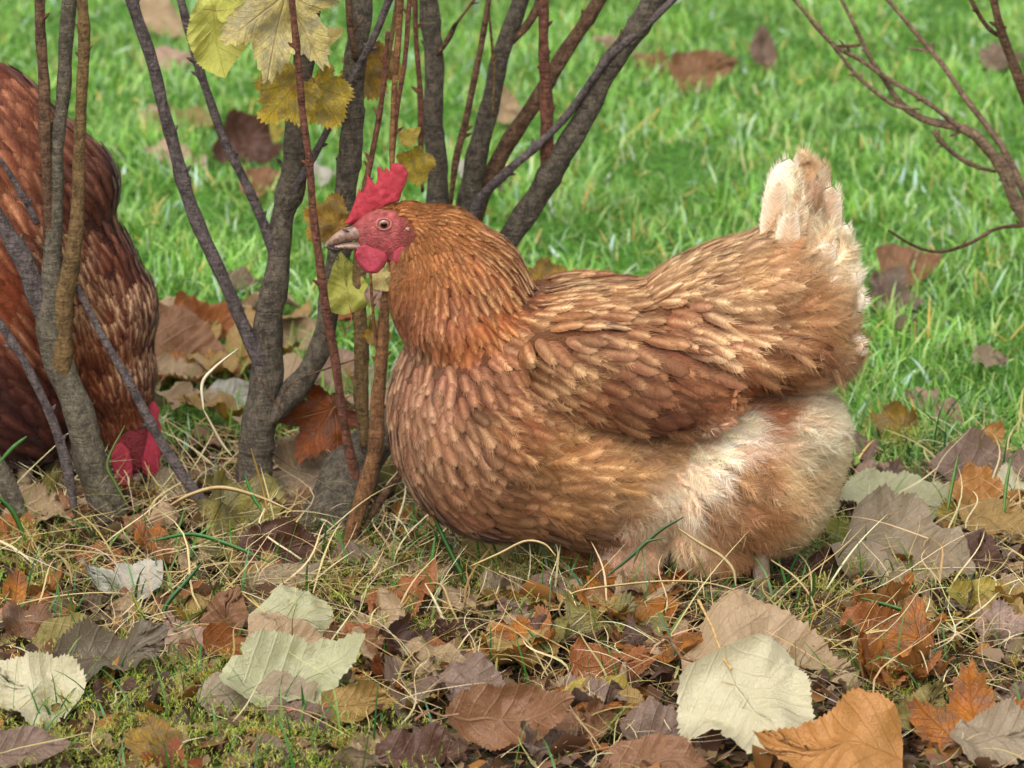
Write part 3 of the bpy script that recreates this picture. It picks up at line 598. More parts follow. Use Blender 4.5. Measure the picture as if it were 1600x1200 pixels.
def lawn():
    n = 225000; x = rng.uniform(-1.15, 1.15, n); y = rng.uniform(.2, 3.4, n)
    cl = np.array([mnoise.noise(Vector((a*9, b*9, 3))) for a, b in zip(x, y)])
    keep = (y > lawn_edge(x)+rng.exponential(.05, n)-.05)&(rng.random(n) < .8+cl); x, y, cl = x[keep], y[keep], cl[keep]; n = len(x)
    near = np.clip(1-(y-.3)/1.5, 0, 1)
    h = rng.uniform(.012, .036, n)*(1+.5*cl)*(.9+.25*near); z = hgt(x, y)-.002
    col = pal([(98,158,50),(110,172,60),(122,182,70),(136,190,84),(88,146,46),(128,184,92),(104,166,58),(150,196,108)], n)*(1+.4*cl[:, None])
    odd = rng.random(n); col[odd < .05] = pal([(190,190,110),(206,178,90),(170,180,100)], (odd < .05).sum()); col[odd > .93] = pal([(150,196,160),(170,205,175),(140,190,140)], (odd > .93).sum())
    l_ = col.mean(1, keepdims=True); col = (l_+(col-l_)*.86)*np.array([1.34, 1.16, .95])
    pt_ = np.array([mnoise.noise(Vector((a*5, b*5, 8))) for a, b in zip(x, y)]); col = col*(1+.25*pt_[:, None]); wide = rng.random(n) < .012; col[wide] = pal([(190,220,196),(170,205,180),(205,225,205)], wide.sum())
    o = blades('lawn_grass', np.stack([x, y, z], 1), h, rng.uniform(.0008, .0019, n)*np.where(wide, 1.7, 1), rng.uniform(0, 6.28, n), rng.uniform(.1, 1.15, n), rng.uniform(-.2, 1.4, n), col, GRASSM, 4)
    tag(o, kind='stuff')
lawn()
def in_spots(x, y, spots):
    f = np.zeros(len(x))
    for (px, py, r, k) in spots:
        c = G(px, py); d = np.hypot((x-c[0]), (y-c[1])*.45)/(r*.0005); f = np.maximum(f, k*np.clip(1.5-d, 0, 1))
    return f
def litter_grass():
    # sparse green blades standing up through the litter
    n = 9000; x = rng.uniform(-.75, .75, n); y = rng.uniform(-.5, .5, n)
    spots = [(1050,915,130,1),(880,915,110,1),(1240,930,70,.9),(60,900,110,.6),(300,950,150,.6),(440,870,60,1),(500,850,90,.6),(690,870,110,.9),(880,960,130,.5),(960,900,80,.5),(1340,960,140,.35),(1500,760,100,.6),(1250,960,60,.4),(780,960,90,.5),(150,1180,140,.7),(700,1000,60,.5),(30,740,60,.5),(1400,680,100,.9),(1500,660,100,1),(380,790,60,.4),(450,1180,120,.5),(1370,1110,60,.3)]
    f = in_spots(x, y, spots)*.8+.06; k = rng.random(n) < f; x, y = x[k], y[k]; n = len(x)
    o = blades('green_grass', np.stack([x, y, hgt(x, y)], 1), rng.uniform(.02, .06, n), rng.uniform(.0006, .0016, n), rng.uniform(0, 6.28, n), rng.uniform(0, .8, n), rng.uniform(.2, 1.6, n),
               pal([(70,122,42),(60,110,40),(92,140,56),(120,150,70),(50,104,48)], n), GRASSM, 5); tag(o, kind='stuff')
litter_grass()
def straw():
    n = 30000; x = rng.uniform(-.8, .8, n); y = rng.uniform(-.5, .42, n)
    spots = [(200,830,170,1),(420,860,200,.9),(700,900,200,.8),(1000,920,200,.9),(1150,960,150,1),(1400,1000,160,.7),(1560,780,120,.8),(1500,980,150,.7),(980,1010,150,.8),(900,1100,110,.6),(320,900,180,.8),(80,780,150,.9),(1300,960,120,.6)]
    f = in_spots(x, y, spots)*.8+.08; k = rng.random(n) < f; x, y = x[k], y[k]; n = len(x)
    col = pal([(196,170,118),(210,188,140),(176,146,96),(150,120,76),(220,204,160),(160,140,80),(186,176,110)], n, .2)
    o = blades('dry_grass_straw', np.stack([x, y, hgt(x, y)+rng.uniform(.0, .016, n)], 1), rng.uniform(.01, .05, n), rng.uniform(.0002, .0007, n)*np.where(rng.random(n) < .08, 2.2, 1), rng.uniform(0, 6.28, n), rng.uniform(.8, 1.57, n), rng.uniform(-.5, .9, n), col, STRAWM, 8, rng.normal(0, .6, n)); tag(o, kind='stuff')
straw()
def long_straw():
    n = 3200; x = rng.uniform(-.6, .6, n); y = rng.uniform(-.42, .36, n)
    spots = [(120,800,200,1),(300,860,200,1),(480,850,160,1),(700,930,220,.9),(1000,920,220,1),(1180,960,180,1),(1400,1000,180,.7),(1560,790,120,.8),(950,1080,120,.6),(1080,930,160,1),(850,920,120,1)]
    f = in_spots(x, y, spots)*.8+.04; k = rng.random(n) < f; x, y = x[k], y[k]; n = len(x)
    o = blades('long_straw', np.stack([x, y, hgt(x, y)+rng.uniform(.004, .02, n)], 1), rng.uniform(.04, .11, n), rng.uniform(.0004, .0011, n), rng.uniform(0, 6.28, n), rng.uniform(.7, 1.4, n), rng.uniform(-.1, 1.0, n), pal([(206,184,132),(218,198,150),(190,160,110),(228,214,172),(170,150,90)], n, .15), STRAWM, 9, rng.normal(0, .7, n)); tag(o, kind='stuff')
long_straw()
def ribbon(name, pts, Y, wd, col, mat, Y1=None, lab=None, cat_='grass blade'):
    # one bent blade through photo points at its own depth
    c = np.array(pts, float); n0 = len(c); Y1 = Y if Y1 is None else Y1
    E = np.vstack([2*c[0]-c[1], c, 2*c[-1]-c[-2]]); o_ = []
    for i in range(n0-1):
        a, b, d, e = E[i:i+4]
        for t in np.linspace(0, 1, 6, endpoint=False): o_.append(.5*((2*b)+(-a+d)*t+(2*a-5*b+4*d-e)*t*t+(-a+3*b-3*d+e)*t**3))
    q = np.array(o_+[c[-1]]); m = len(q); W_ = P(q[:, 0], q[:, 1], np.linspace(Y, Y1, m)); t = np.linspace(0, 1, m)
    d = np.gradient(W_, axis=0); d /= np.linalg.norm(d, axis=1, keepdims=True); sv = np.cross(d, [0, 1, .3]); sv /= np.linalg.norm(sv, axis=1, keepdims=True)
    w_ = (wd*.0005*(.35+.65*np.sin(np.pi*np.clip(t*1.05, 0, 1))**.6))[:, None]/2
    up = np.cross(sv, d)*w_*.2
    V = np.stack([W_-sv*w_, W_+up, W_+sv*w_, W_-up*.4], 1).reshape(-1, 3); F = [[k*4+i, k*4+(i+1) % 4, (k+1)*4+(i+1) % 4, (k+1)*4+i] for k in range(m-1) for i in range(4)]
    cc = np.repeat((s2l(col)*rng.uniform(.85, 1.1, (m, 1)))[:, None], 4, 1).reshape(-1, 3)
    o = mesh_np(name, V, [np.array(F)], mat, None, cc, origin=W_[0]); tag(o, lab, cat_); return o
ST, ST2, GR, GR2 = (206,182,130), (184,156,104), (74,120,52), (100,146,74)
for nm, pts, Y, wd, col, Y1, lab in [
 ('dry_blade', [(940,1005),(900,985),(878,965),(876,945),(900,925),(960,915),(1040,908),(1110,912),(1170,932),(1220,965),(1245,1005)], -.10, 4, ST, -.13, 'long pale straw looping across below the leg fluff'),
 ('dry_blade', [(1060,826),(1095,850),(1125,868),(1145,890),(1150,915)], -.13, 6, ST, -.13, 'tan bent blade arching over the brown leg fluff'),
 ('dry_blade', [(1205,875),(1240,900),(1265,930),(1277,960)], -.10, 4, ST, -.11, 'thin pale straw bent beside the rear foot'),
 ('dry_blade', [(1282,1040),(1340,1000),(1380,972),(1415,958),(1470,975),(1520,1010)], -.15, 4, (214,198,154), -.16, 'long pale straw bent like a roof in front of the rusty red leaf'),
 ('dry_blade', [(725,1055),(705,1000),(682,945),(664,912)], -.13, 6, (216,200,156), -.10, 'stiff cream straw leaning left below the breast'),
 ('dry_blade', [(664,912),(690,915),(705,950),(730,1000)], -.10, 5, ST2, -.12, 'tan folded straw beside the stiff cream straw'),
 ('dry_blade', [(735,885),(780,865),(820,846),(850,850),(868,868)], -.10, 5, ST, -.11, 'pale straw curling over the long pale yellow leaf'),
 ('dry_blade', [(265,790),(300,772),(345,762),(400,775),(460,800)], .10, 8, (198,170,120), .08, 'broad tan dry blade arched in front of the slanting stem foot'),
 ('dry_blade', [(318,640),(316,600),(335,575),(372,545)], .12, 6, (224,212,178), .13, 'white bent straw left of the middle trunk'),
 ('dry_blade', [(318,640),(345,690),(362,712)], .12, 5, (206,190,150), .12, 'pale straw running from the white bent straw down to the trunk'),
 ('dry_blade', [(1418,1180),(1436,1200),(1460,1230)], -.32, 7, (224,214,190), -.32, 'white straw at the bottom edge under the amber leaf'),
 ('dry_blade', [(1003,1190),(1010,1165),(1016,1145)], -.3, 6, (226,208,160), -.3, 'short upright straw at the bottom edge'),
 ('dry_blade', [(686,1160),(685,1110),(685,1072)], -.27, 5, (180,130,96), -.27, 'reddish stalk upright left of the big brown ribbed leaf'),
 ('dry_blade', [(815,1200),(812,1150),(820,1115),(842,1090)], -.3, 4, (176,170,80), -.28, 'yellow green wiry stalk before the big brown ribbed leaf'),
 ('dry_blade', [(1315,1000),(1370,985),(1430,975),(1535,965)], -.16, 6, (206,176,92), -.15, 'yellowish straw lying across the rusty red leaf'),
 ('dry_blade', [(945,985),(1000,965),(1060,975),(1100,965)], -.12, 5, ST2, -.12, 'dull tan straw in the tangle below the legs'),
 ('green_blade', [(745,940),(725,905),(700,855),(672,795)], -.03, 9, GR, .0, 'broad dark green grass blade leaning up in front of the lower breast'),
 ('green_blade', [(670,915),(675,880),(680,838)], -.04, 7, GR2, -.04, 'upright green blade left of the broad dark green blade'),
 ('green_blade', [(948,900),(985,870),(1030,830),(1068,808)], -.13, 7, (96,120,76), -.13, 'grey green blade lying up against the leg fluff'),
 ('green_blade', [(990,880),(1005,850),(1040,840)], -.13, 5, (110,130,80), -.13, 'small grey green blade beside the leaning grey green blade'),
 ('green_blade', [(825,985),(870,1030),(920,1062),(985,1078)], -.18, 8, GR2, -.2, 'green blade lying across the dark rusty leaf'),
 ('green_blade', [(1345,935),(1400,950),(1470,975)], -.12, 8, GR, -.14, 'green blade in front of the broad grey tan leaf'),
 ('green_blade', [(410,800),(395,775),(382,742)], .08, 6, (70,140,60), .09, 'bright green blade at the foot of the middle trunk'),
 ('green_blade', [(418,805),(412,770),(392,700)], .08, 5, (168,136,70), .09, 'half dried blade at the foot of the middle trunk'),
 ('green_blade', [(240,845),(300,835),(360,852),(425,880)], .02, 8, (76,140,70), .0, 'green blade lying before the dark brown upright leaf'),
 ('green_blade', [(200,790),(180,755),(168,722),(195,665)], .12, 5, (120,140,70), .12, 'bent green blade at the foot of the left trunk'),
 ('green_blade', [(0,722),(20,700),(42,682)], .14, 8, (90,140,70), .14, 'green blade at the left edge before the dark hen'),
 ('green_blade', [(40,845),(20,800),(-10,770)], .05, 9, GR, .05, 'dark green blade at the left edge above the bright orange leaf'),
 ('green_blade', [(228,995),(222,965),(205,925)], -.12, 6, (150,160,50), -.11, 'yellow green blade beside the whitish curled leaf'),
 ('green_blade', [(250,1000),(258,950),(290,910),(315,880)], -.08, 8, (66,110,60), -.05, 'dull green blade right of the whitish curled leaf'),
 ('green_blade', [(1480,800),(1488,755),(1497,712)], .02, 6, (120,160,84), .03, 'bright green blade upright near the mauve brown arched leaf'),
 ('green_blade', [(1568,800),(1572,760),(1580,715)], .02, 6, (120,160,84), .03, 'bright green blade upright by the right edge')]:
    ribbon(nm, pts, Y, wd, col, GRASSM if nm == 'green_blade' else STRAWM, Y1, lab)
def moss():
    spots = [(450,1160,170,1),(200,1140,170,.9),(60,1120,120,.7),(560,1170,80,1),(300,1080,90,.8),(330,1050,60,.8),(620,970,110,.5),(820,930,70,.9),(1390,690,45,3),(1295,885,60,3),(1280,930,50,2),(820,935,60,2),(700,960,130,.6),(560,930,110,.6),(950,960,90,.5),(1410,1080,60,.8),(1300,1010,90,.5),(40,880,90,.8),(1080,910,80,.5),(290,620,70,.8),(1450,980,120,.4),(1240,1120,40,.5),(300,980,80,.6)]
    n = 80000; x = rng.uniform(-.6, .6, n); y = rng.uniform(-.5, .5, n)
    f = in_spots(x, y, spots)+.01; k = rng.random(n) < f*.75; x, y, f = x[k], y[k], f[k]; n = len(x); print('moss', n)
    hb = hgt(x, y)+np.clip(f, 0, 1)*.008*np.abs(np.sin(60*x)*np.cos(53*y))
    # each sprig: stem + side leaflets
    m = 7; az = rng.uniform(0, 6.28, n); ln = rng.uniform(.1, .9, n); hh = rng.uniform(.006, .018, n)
    dirs = np.stack([np.cos(az)*np.sin(ln), np.sin(az)*np.sin(ln), np.cos(ln)], 1); t = rng.uniform(.15, 1, (n, m))
    b = (np.stack([x, y, hb], 1)[:, None]+dirs[:, None]*(hh[:, None]*t)[..., None]).reshape(-1, 3); N_ = n*m
    col = np.repeat(pal([(150,158,62),(168,172,76),(128,146,50),(184,184,100),(140,160,60),(176,168,96),(110,132,44)], n, .2)*1.4, m, 0)
    o = blades('moss', b, rng.uniform(.002, .0048, N_), rng.uniform(.0003, .0006, N_), rng.uniform(0, 6.28, N_), rng.uniform(.2, 1.4, N_), rng.uniform(0, .8, N_), col, MOSSM, 2); tag(o, kind='stuff')
moss()
def crumbs():
    # torn scraps of dead leaf, too many to count
    n = 15000; x = rng.uniform(-.75, .75, n); y = rng.uniform(-.5, .40, n); k = y < lawn_edge(x)+.02; x, y = x[k], y[k]; n = len(x)
    m = 7; t = np.linspace(0, 2*np.pi, m, endpoint=False); r_ = rng.uniform(.0025, .0105, n)*np.where(rng.random(n) < .12, 1.7, 1)
    rr = r_[:, None]*rng.uniform(.5, 1.2, (n, m)); a = rng.uniform(0, 6.28, n); cu = rng.normal(0, 60, n)
    lx, ly = rr*np.cos(t)*1.3, rr*np.sin(t)*.8; lz = cu[:, None]*ly**2+rng.normal(0, .0006, (n, m))
    pit, rol = rng.normal(0, .5, n), rng.normal(.2, .5, n)
    def rot(X, Y, Z):
        X, Z = X*np.cos(pit)[:, None]-Z*np.sin(pit)[:, None], X*np.sin(pit)[:, None]+Z*np.cos(pit)[:, None]
        Y, Z = Y*np.cos(rol)[:, None]-Z*np.sin(rol)[:, None], Y*np.sin(rol)[:, None]+Z*np.cos(rol)[:, None]
        return np.stack([X*np.cos(a)[:, None]-Y*np.sin(a)[:, None], X*np.sin(a)[:, None]+Y*np.cos(a)[:, None], Z], -1)
    c = np.stack([x, y, hgt(x, y)+rng.uniform(0, .006, n)], 1)
    V = np.concatenate([rot(lx, ly, lz)+c[:, None], c[:, None]], 1); b = (np.arange(n)*(m+1))[:, None]
    T = np.concatenate([b+np.array([[i, (i+1) % m, m]]) for i in range(m)])
    col = pal([(96,66,46),(120,86,62),(74,52,40),(140,106,80),(122,96,66),(160,108,56),(96,70,46),(160,132,98)], n, .25)*.8
    o = mesh_np('leaf_litter', V.reshape(-1, 3), [T], STRAWM, None, np.repeat(col[:, None], m+1, 1).reshape(-1, 3)); tag(o, kind='stuff')
crumbs()

# ------------------------------------------------------------------ leaves
def leaf_mat(name, a, b, vein, back, kind='pin', spot=None, spotamt=.0, tr=.12, ms=3.0):
    n = N(name); uvn = n.n('UVMap').outputs[0]; s = n.n('SeparateXYZ'); n.set(s.inputs[0], uvn)
    rnd = n.n('ObjectInfo').outputs['Random']; cmb = n.n('CombineXYZ'); n.set(cmb.inputs[0], s.outputs[0]); n.set(cmb.inputs[1], s.outputs[1]); n.set(cmb.inputs[2], n.math('MULTIPLY', rnd, 37.0))
    v3 = cmb.outputs[0]
    big = n.noise(v3, ms, 5, .6); fine = n.noise(v3, 28, 5, .7)
    ay = n.math('ABSOLUTE', s.outputs[1])
    if kind == 'pin':
        ph = n.math('FRACT', n.math('MULTIPLY', n.math('SUBTRACT', s.outputs[0], n.math('MULTIPLY', ay, .75)), 8.5))
        sv = n.math('SUBTRACT', 1.0, n.math('MULTIPLY', n.math('ABSOLUTE', n.math('SUBTRACT', ph, .5)), 9), clamp=True)
        mv = n.math('SUBTRACT', 1.0, n.math('MULTIPLY', ay, 75), clamp=True)
    else:
        an = n.math('ARCTAN2', s.outputs[1], n.math('ADD', s.outputs[0], .001)); ph = n.math('FRACT', n.math('ADD', n.math('DIVIDE', an, R(40)), .5))
        rad = n.math('SQRT', n.math('ADD', n.math('POWER', s.outputs[0], 2), n.math('POWER', s.outputs[1], 2)))
        ds = n.math('MULTIPLY', n.math('ABSOLUTE', n.math('SUBTRACT', ph, .5)), rad)
        mv = n.math('SUBTRACT', 1.0, n.math('MULTIPLY', ds, 55), clamp=True)
        ph2 = n.math('FRACT', n.math('ADD', n.math('MULTIPLY', rad, 9), n.math('MULTIPLY', n.math('ABSOLUTE', n.math('SUBTRACT', ph, .5)), -5)))
        sv = n.math('SUBTRACT', 1.0, n.math('MULTIPLY', n.math('ABSOLUTE', n.math('SUBTRACT', ph2, .5)), 10), clamp=True)
    vo = n.n('TexVoronoi', feature='DISTANCE_TO_EDGE'); n.set(vo.inputs['Vector'], v3); vo.inputs['Scale'].default_value = 24
    ret = n.math('SUBTRACT', 1.0, n.math('MULTIPLY', vo.outputs['Distance'], 9), clamp=True)
    vv = n.math('MAXIMUM', mv, n.math('MULTIPLY', sv, .6)); vv = n.math('MAXIMUM', vv, n.math('MULTIPLY', ret, .28))
    base = n.mix(n.ramp(big, [(.38, (0, 0, 0)), (.62, (1, 1, 1))]), D4(a), D4(b))
    base = n.mix(n.math('MULTIPLY', n.ramp(fine, [(.35, (1, 1, 1)), (.6, (0, 0, 0))]), .30), base, D4(tuple(int(k*.62) for k in a)))
    if spot: base = n.mix(n.math('MULTIPLY', n.ramp(n.noise(v3, 11, 6, .75), [(.54, (0, 0, 0)), (.60, (1, 1, 1))]), spotamt), base, D4(spot))
    blo = n.ramp(n.noise(v3, 4.5, 7, .75), [(.44, (0, 0, 0)), (.56, (1, 1, 1))])
    base = n.mix(n.math('MULTIPLY', blo, .68), base, D4(tuple(int(q*.55+30) for q in b), .72, .7))
    base = n.mix(n.math('MULTIPLY', n.ramp(n.noise(v3, 46, 3, .6), [(.66, (0, 0, 0)), (.72, (1, 1, 1))]), .5), base, D4((70, 50, 38)))
    if spotamt > .5:
        lowb = n.math('MULTIPLY', n.ramp(n.noise(v3, 60, 6, .85), [(.52, (0, 0, 0)), (.60, (1, 1, 1))]), n.ramp(n.noise(v3, 3.5, 3, .5), [(.42, (0, 0, 0)), (.60, (1, 1, 1))]))
        base = n.mix(n.math('MULTIPLY', lowb, .7), base, D4((96, 92, 88)))
    base = n.mix(n.math('MULTIPLY', vv, .55), base, D4(vein))
    bk = n.mix(n.math('MULTIPLY', vv, .4), n.mix(n.math('MULTIPLY', big, .5), D4(back), D4(b)), D4(vein))
    gm = n.n('NewGeometry').outputs['Backfacing']; fin = n.mix(gm, base, bk)
    hgt_ = n.math('ADD', n.math('MULTIPLY', vv, -1.0), n.math('MULTIPLY', fine, .8))
    n.out(fin, n.math('MULTIPLY_ADD', fine, .5, .22), hgt_, .8, .0011, Specular_IOR_Level=.4); add_translucent(n, fin, tr); return n.m
LM = {}
def lm(key, kind):
    tb = {  # a, b, vein, back, spot, amt, translucent
     'cream': ((226,228,186),(236,234,198),(222,214,170),(200,186,150),(104,104,96),.75,.12), 'palegreen': ((206,212,162),(222,224,180),(216,212,170),(176,170,130),(150,130,90),.3,.14),
     'tan': ((186,158,122),(202,176,140),(160,128,92),(170,142,108),(120,90,60),.45,.1), 'greytan': ((170,154,126),(186,170,142),(146,128,100),(150,130,104),(96,80,62),.4,.1),
     'grey': ((150,140,132),(160,152,122),(130,116,104),(86,66,52),(110,104,122),.5,.08), 'mauve': ((142,114,96),(160,134,114),(120,90,76),(126,102,86),(90,66,54),.4,.08),
     'brown': ((150,104,74),(172,126,92),(190,150,112),(128,88,58),(96,60,40),.4,.1), 'dark': ((84,54,42),(110,74,56),(128,92,70),(74,46,34),(50,34,30),.4,.06),
     'purple': ((98,66,54),(120,86,70),(140,104,84),(88,60,46),(60,40,34),.4,.06), 'orange': ((196,126,44),(186,108,40),(168,96,36),(200,150,90),(150,80,34),.35,.16),
     'rust': ((168,88,36),(146,70,34),(190,120,60),(160,104,60),(96,48,28),.45,.14), 'yellow': ((196,168,60),(206,182,80),(176,136,50),(190,170,90),(150,104,44),.4,.25),
     'lime': ((172,176,70),(190,188,92),(196,186,96),(176,174,90),(150,120,60),.25,.3), 'olive': ((142,130,56),(158,146,72),(120,100,50),(146,130,80),(104,72,44),.5,.14),
     'straw_leaf': ((196,180,110),(206,190,126),(176,146,96),(190,172,112),(140,112,76),.35,.3), 'yellowbrown': ((168,128,50),(180,146,62),(150,104,48),(172,140,90),(116,72,40),.5,.14),
     'white': ((214,210,196),(222,220,204),(200,196,176),(184,176,160),(150,150,150),.4,.1), 'pink': ((196,160,140),(210,176,154),(170,130,112),(180,146,126),(150,110,96),.3,.1)}
    if (key, kind) not in LM:
        a, b, v, bk, sp, am, tr = tb[key.replace('_bright', '')]
        if 'bright' in key: a, b, v, bk = (tuple(min(255, int(q*1.18)) for q in z_) for z_ in (a, b, v, bk)); tr = .3
        LM[(key, kind)] = leaf_mat(key+'_leaf_'+('feather_veined' if kind == 'pin' else 'palm_veined'), a, b, v, bk, kind, sp, am, tr)
    return LM[(key, kind)]
def outline(shape, g):
    """closed outline in unit leaf coords: stalk joins at (0,0), tip at (1,0)"""
    if shape in ('ovate', 'ellip', 'heart', 'long'):
        t = np.linspace(0, 1, 61); a, b, w_ = {'ovate': (.55, 1.15, .36), 'ellip': (.75, .85, .29), 'heart': (.36, 1.0, .44), 'long': (.8, .9, .17)}[shape]
        y = w_*(t**a)*((1-t)**b)/((a/(a+b))**a*(b/(a+b))**b); sr = .014 if shape != 'long' else .006
        y = y + sr*np.where(np.arange(61) % 2, 1, -.2)*(y > .03); y[0] = y[-1] = 0
        x = t-(.06*np.exp(-((y-.3)/.12)**2)*(t < .2) if shape == 'heart' else 0)
        up = np.stack([x, y*g.uniform(.95, 1.05)], 1); dn = np.stack([x, -y*g.uniform(.9, 1.05)], 1)[::-1][1:-1]
        return np.concatenate([up, dn]), np.array([.42, 0])
    lobes = {'maple': [(0, 1.0), (42, .86), (-42, .86), (95, .60), (-95, .60)], 'currant': [(0, .92), (50, .80), (-50, .80), (112, .5), (-112, .5)]}[shape]
    ph = np.linspace(-np.pi, np.pi, 121)[:-1]; r = np.full(120, .16)
    k = 2.6 if shape == 'maple' else 1.6
    for (d, l) in lobes:
        u = np.abs((ph-R(d)+np.pi) % (2*np.pi)-np.pi); wdt = R(27 if shape == 'maple' else 36)
        if shape == 'currant': r = np.maximum(r, l*(.45+.55*np.cos(np.clip(u/R(46), 0, 1)*np.pi/2))*(u < R(60)))
        else: r = np.maximum(r, l*(.46+.54*np.clip(1-u/wdt, 0, 1)**.8)*(u < wdt*1.35))
    r = np.where(np.abs(ph) > R(150), .22, r); r = (np.roll(r, 1)+2*r+np.roll(r, -1))/4
    r *= 1+.05*np.where(np.arange(120) % 2, 1, -1)*g.uniform(.5, 1.3, 120); r *= .82
    return np.stack([r*np.cos(ph), r*np.sin(ph)], 1), np.array([0., 0.])
def leaf(name, shape, key, L, loc, az, tilt, roll, curl=0.0, cup=0.0, crum=.03, seed=0, parent=None, stem=.35, wk=1.0, stemcol=(170,120,80)):
    """L metres; az heading of tip on the ground (deg, 0 right, 90 away); tilt raises the far side toward the viewer; roll leans sideways"""
    g = np.random.default_rng(seed+11); pal_ = 'palm' if shape in ('maple', 'currant') else 'pin'
    ol, c = outline(shape, g); ol = ol.copy(); ol[:, 1] *= wk; n = len(ol); K = 9
    aa = np.arctan2(ol[:, 1]-c[1], ol[:, 0]-c[0]); pz = g.uniform(0, 6.28, 4)
    dent = 1+.045*np.sin(3*aa+pz[0])+.03*np.sin(5*aa+pz[1])+g.normal(0, .008, n)
    for _ in range(g.integers(0, 3)):                   # bites and tears in the rim
        dent = dent*(1-g.uniform(.12, .3)*np.exp(-(((aa-g.uniform(-3, 3)+np.pi) % (2*np.pi)-np.pi)/g.uniform(.05, .14))**2))
    ol = c+(ol-c)*dent[:, None]
    s = np.linspace(0, 1, K+1)[1:]; uv = np.concatenate([c[None]]+[c+(ol-c)*q for q in s])
    x, y = uv[:, 0]-.45, uv[:, 1]
    def arc(v, k):
        return (v, 0*v) if abs(k) < 1e-3 else (np.sin(v*k)/k, (1-np.cos(v*k))/k)
    y2, z1 = arc(y, curl); x2, z2 = arc(x, cup)
    ph = g.uniform(0, 6.28, 4)
    rr = np.hypot(x, y)
    z = z1+z2+crum*(np.sin(7*x+ph[0]+3*y)*.5+np.sin(11*y+ph[1]-4*x)*.5+.6*np.sin(19*x+13*y+ph[2]))*np.clip(rr*2.5, 0, 1)+.35*crum*np.sin(23*y+ph[3])
    if pal_ == 'pin':
        z = z - .018*np.cos((x+.45-.75*np.abs(y))*8.5*2*np.pi)*np.clip(np.abs(y)*6, 0, 1)*.5 + .35*np.abs(y)*.25
    th_ = np.arctan2(y, x+.0001); ed = np.clip((rr/rr.max())*1.15-.15, 0, 1)
    nz = np.array([mnoise.noise(Vector((a*3.2+seed*7.1, b*3.2, 1.7))) for a, b in zip(x, y)]); nz2 = np.array([mnoise.noise(Vector((a*9+seed*3.3, b*9, 5.1))) for a, b in zip(x, y)])
    z = z + nz*(.16+crum*1.2) + nz2*(.05+crum*.8)*ed + ed**3*(.16*np.sin(2*th_+ph[1])+.10*np.sin(3*th_+ph[3]))*(.5+crum*8)
    z = z + np.array([mnoise.noise(Vector((a*21+seed, b*21, 9.1))) for a, b in zip(x, y)])*(.012+.12*crum)
    x2 = x2 + .03*nz2*ed; y2 = y2 + .05*nz*ed
    V = np.stack([x2, y2, z], 1)*L
    F = [[0, 1+i, 1+(i+1) % n] for i in range(n)]; Q = [[1+k*n+i, 1+(k+1)*n+i, 1+(k+1)*n+(i+1) % n, 1+k*n+(i+1) % n] for k in range(K-1) for i in range(n)]
    M = Matrix.Rotation(R(tilt), 4, 'X') @ Matrix.Rotation(R(roll), 4, 'Y') @ Matrix.Rotation(R(az), 4, 'Z')
    me_v = V@np.array(M.to_3x3()).T
    if parent is None and loc[2] is not None and tilt is not None:
        low = np.percentile(me_v[:, 2], 6)
        loc = np.array(loc, float)+np.array([0, 0, max(0.0, -low)])
    o = mesh_np(name, me_v, [np.array(F), np.array(Q)], lm(key, pal_), None, None, uv)
    if parent is not None: o.parent = parent; o.location = Vector(loc)-parent.location
    else: o.location = Vector(loc)
    if stem:
        b = np.array([-.45, 0, V[np.argmin(np.abs(uv).sum(1))][2]/L]); pts = [b+np.array([.12, 0, .002]), b, b+np.array([-stem*.5, .03, .05+.05*g.random()]), b+np.array([-stem, .07*g.normal(), .10+.1*g.random()])]
        pts = np.array(pts)*L@np.array(M.to_3x3()).T; seg = 6; VV = []
        tq = np.linspace(0, 3, 10); cp = np.stack([np.interp(tq, range(4), pts[:, i]) for i in range(3)], 1)
        for k in range(10):
            d = cp[min(k+1, 9)]-cp[max(k-1, 0)]; d /= np.linalg.norm(d)+1e-9; a = np.cross(d, [0.1, .2, 1]); a /= np.linalg.norm(a); b2 = np.cross(d, a); r_ = L*(.009+.004*(k > 8))
            for i in range(seg): VV.append(cp[k]+r_*(a*math.cos(2*math.pi*i/seg)+b2*math.sin(2*math.pi*i/seg)))
        Fs = [[k*seg+i, k*seg+(i+1) % seg, (k+1)*seg+(i+1) % seg, (k+1)*seg+i] for k in range(9) for i in range(seg)]
        so_ = mesh_np('leaf_stalk', np.array(VV), [np.array(Fs)], stalk_mat(stemcol)); so_.parent = o; so_.location = (0, 0, 0)
    return o
SM = {}
def stalk_mat(c):
    if c not in SM: SM[c] = m_simple('leaf_stalk', c, tuple(int(k*.75) for k in c), 300, .5)
    return SM[c]
CREAMST = (206,166,100); RED = (190,90,90)
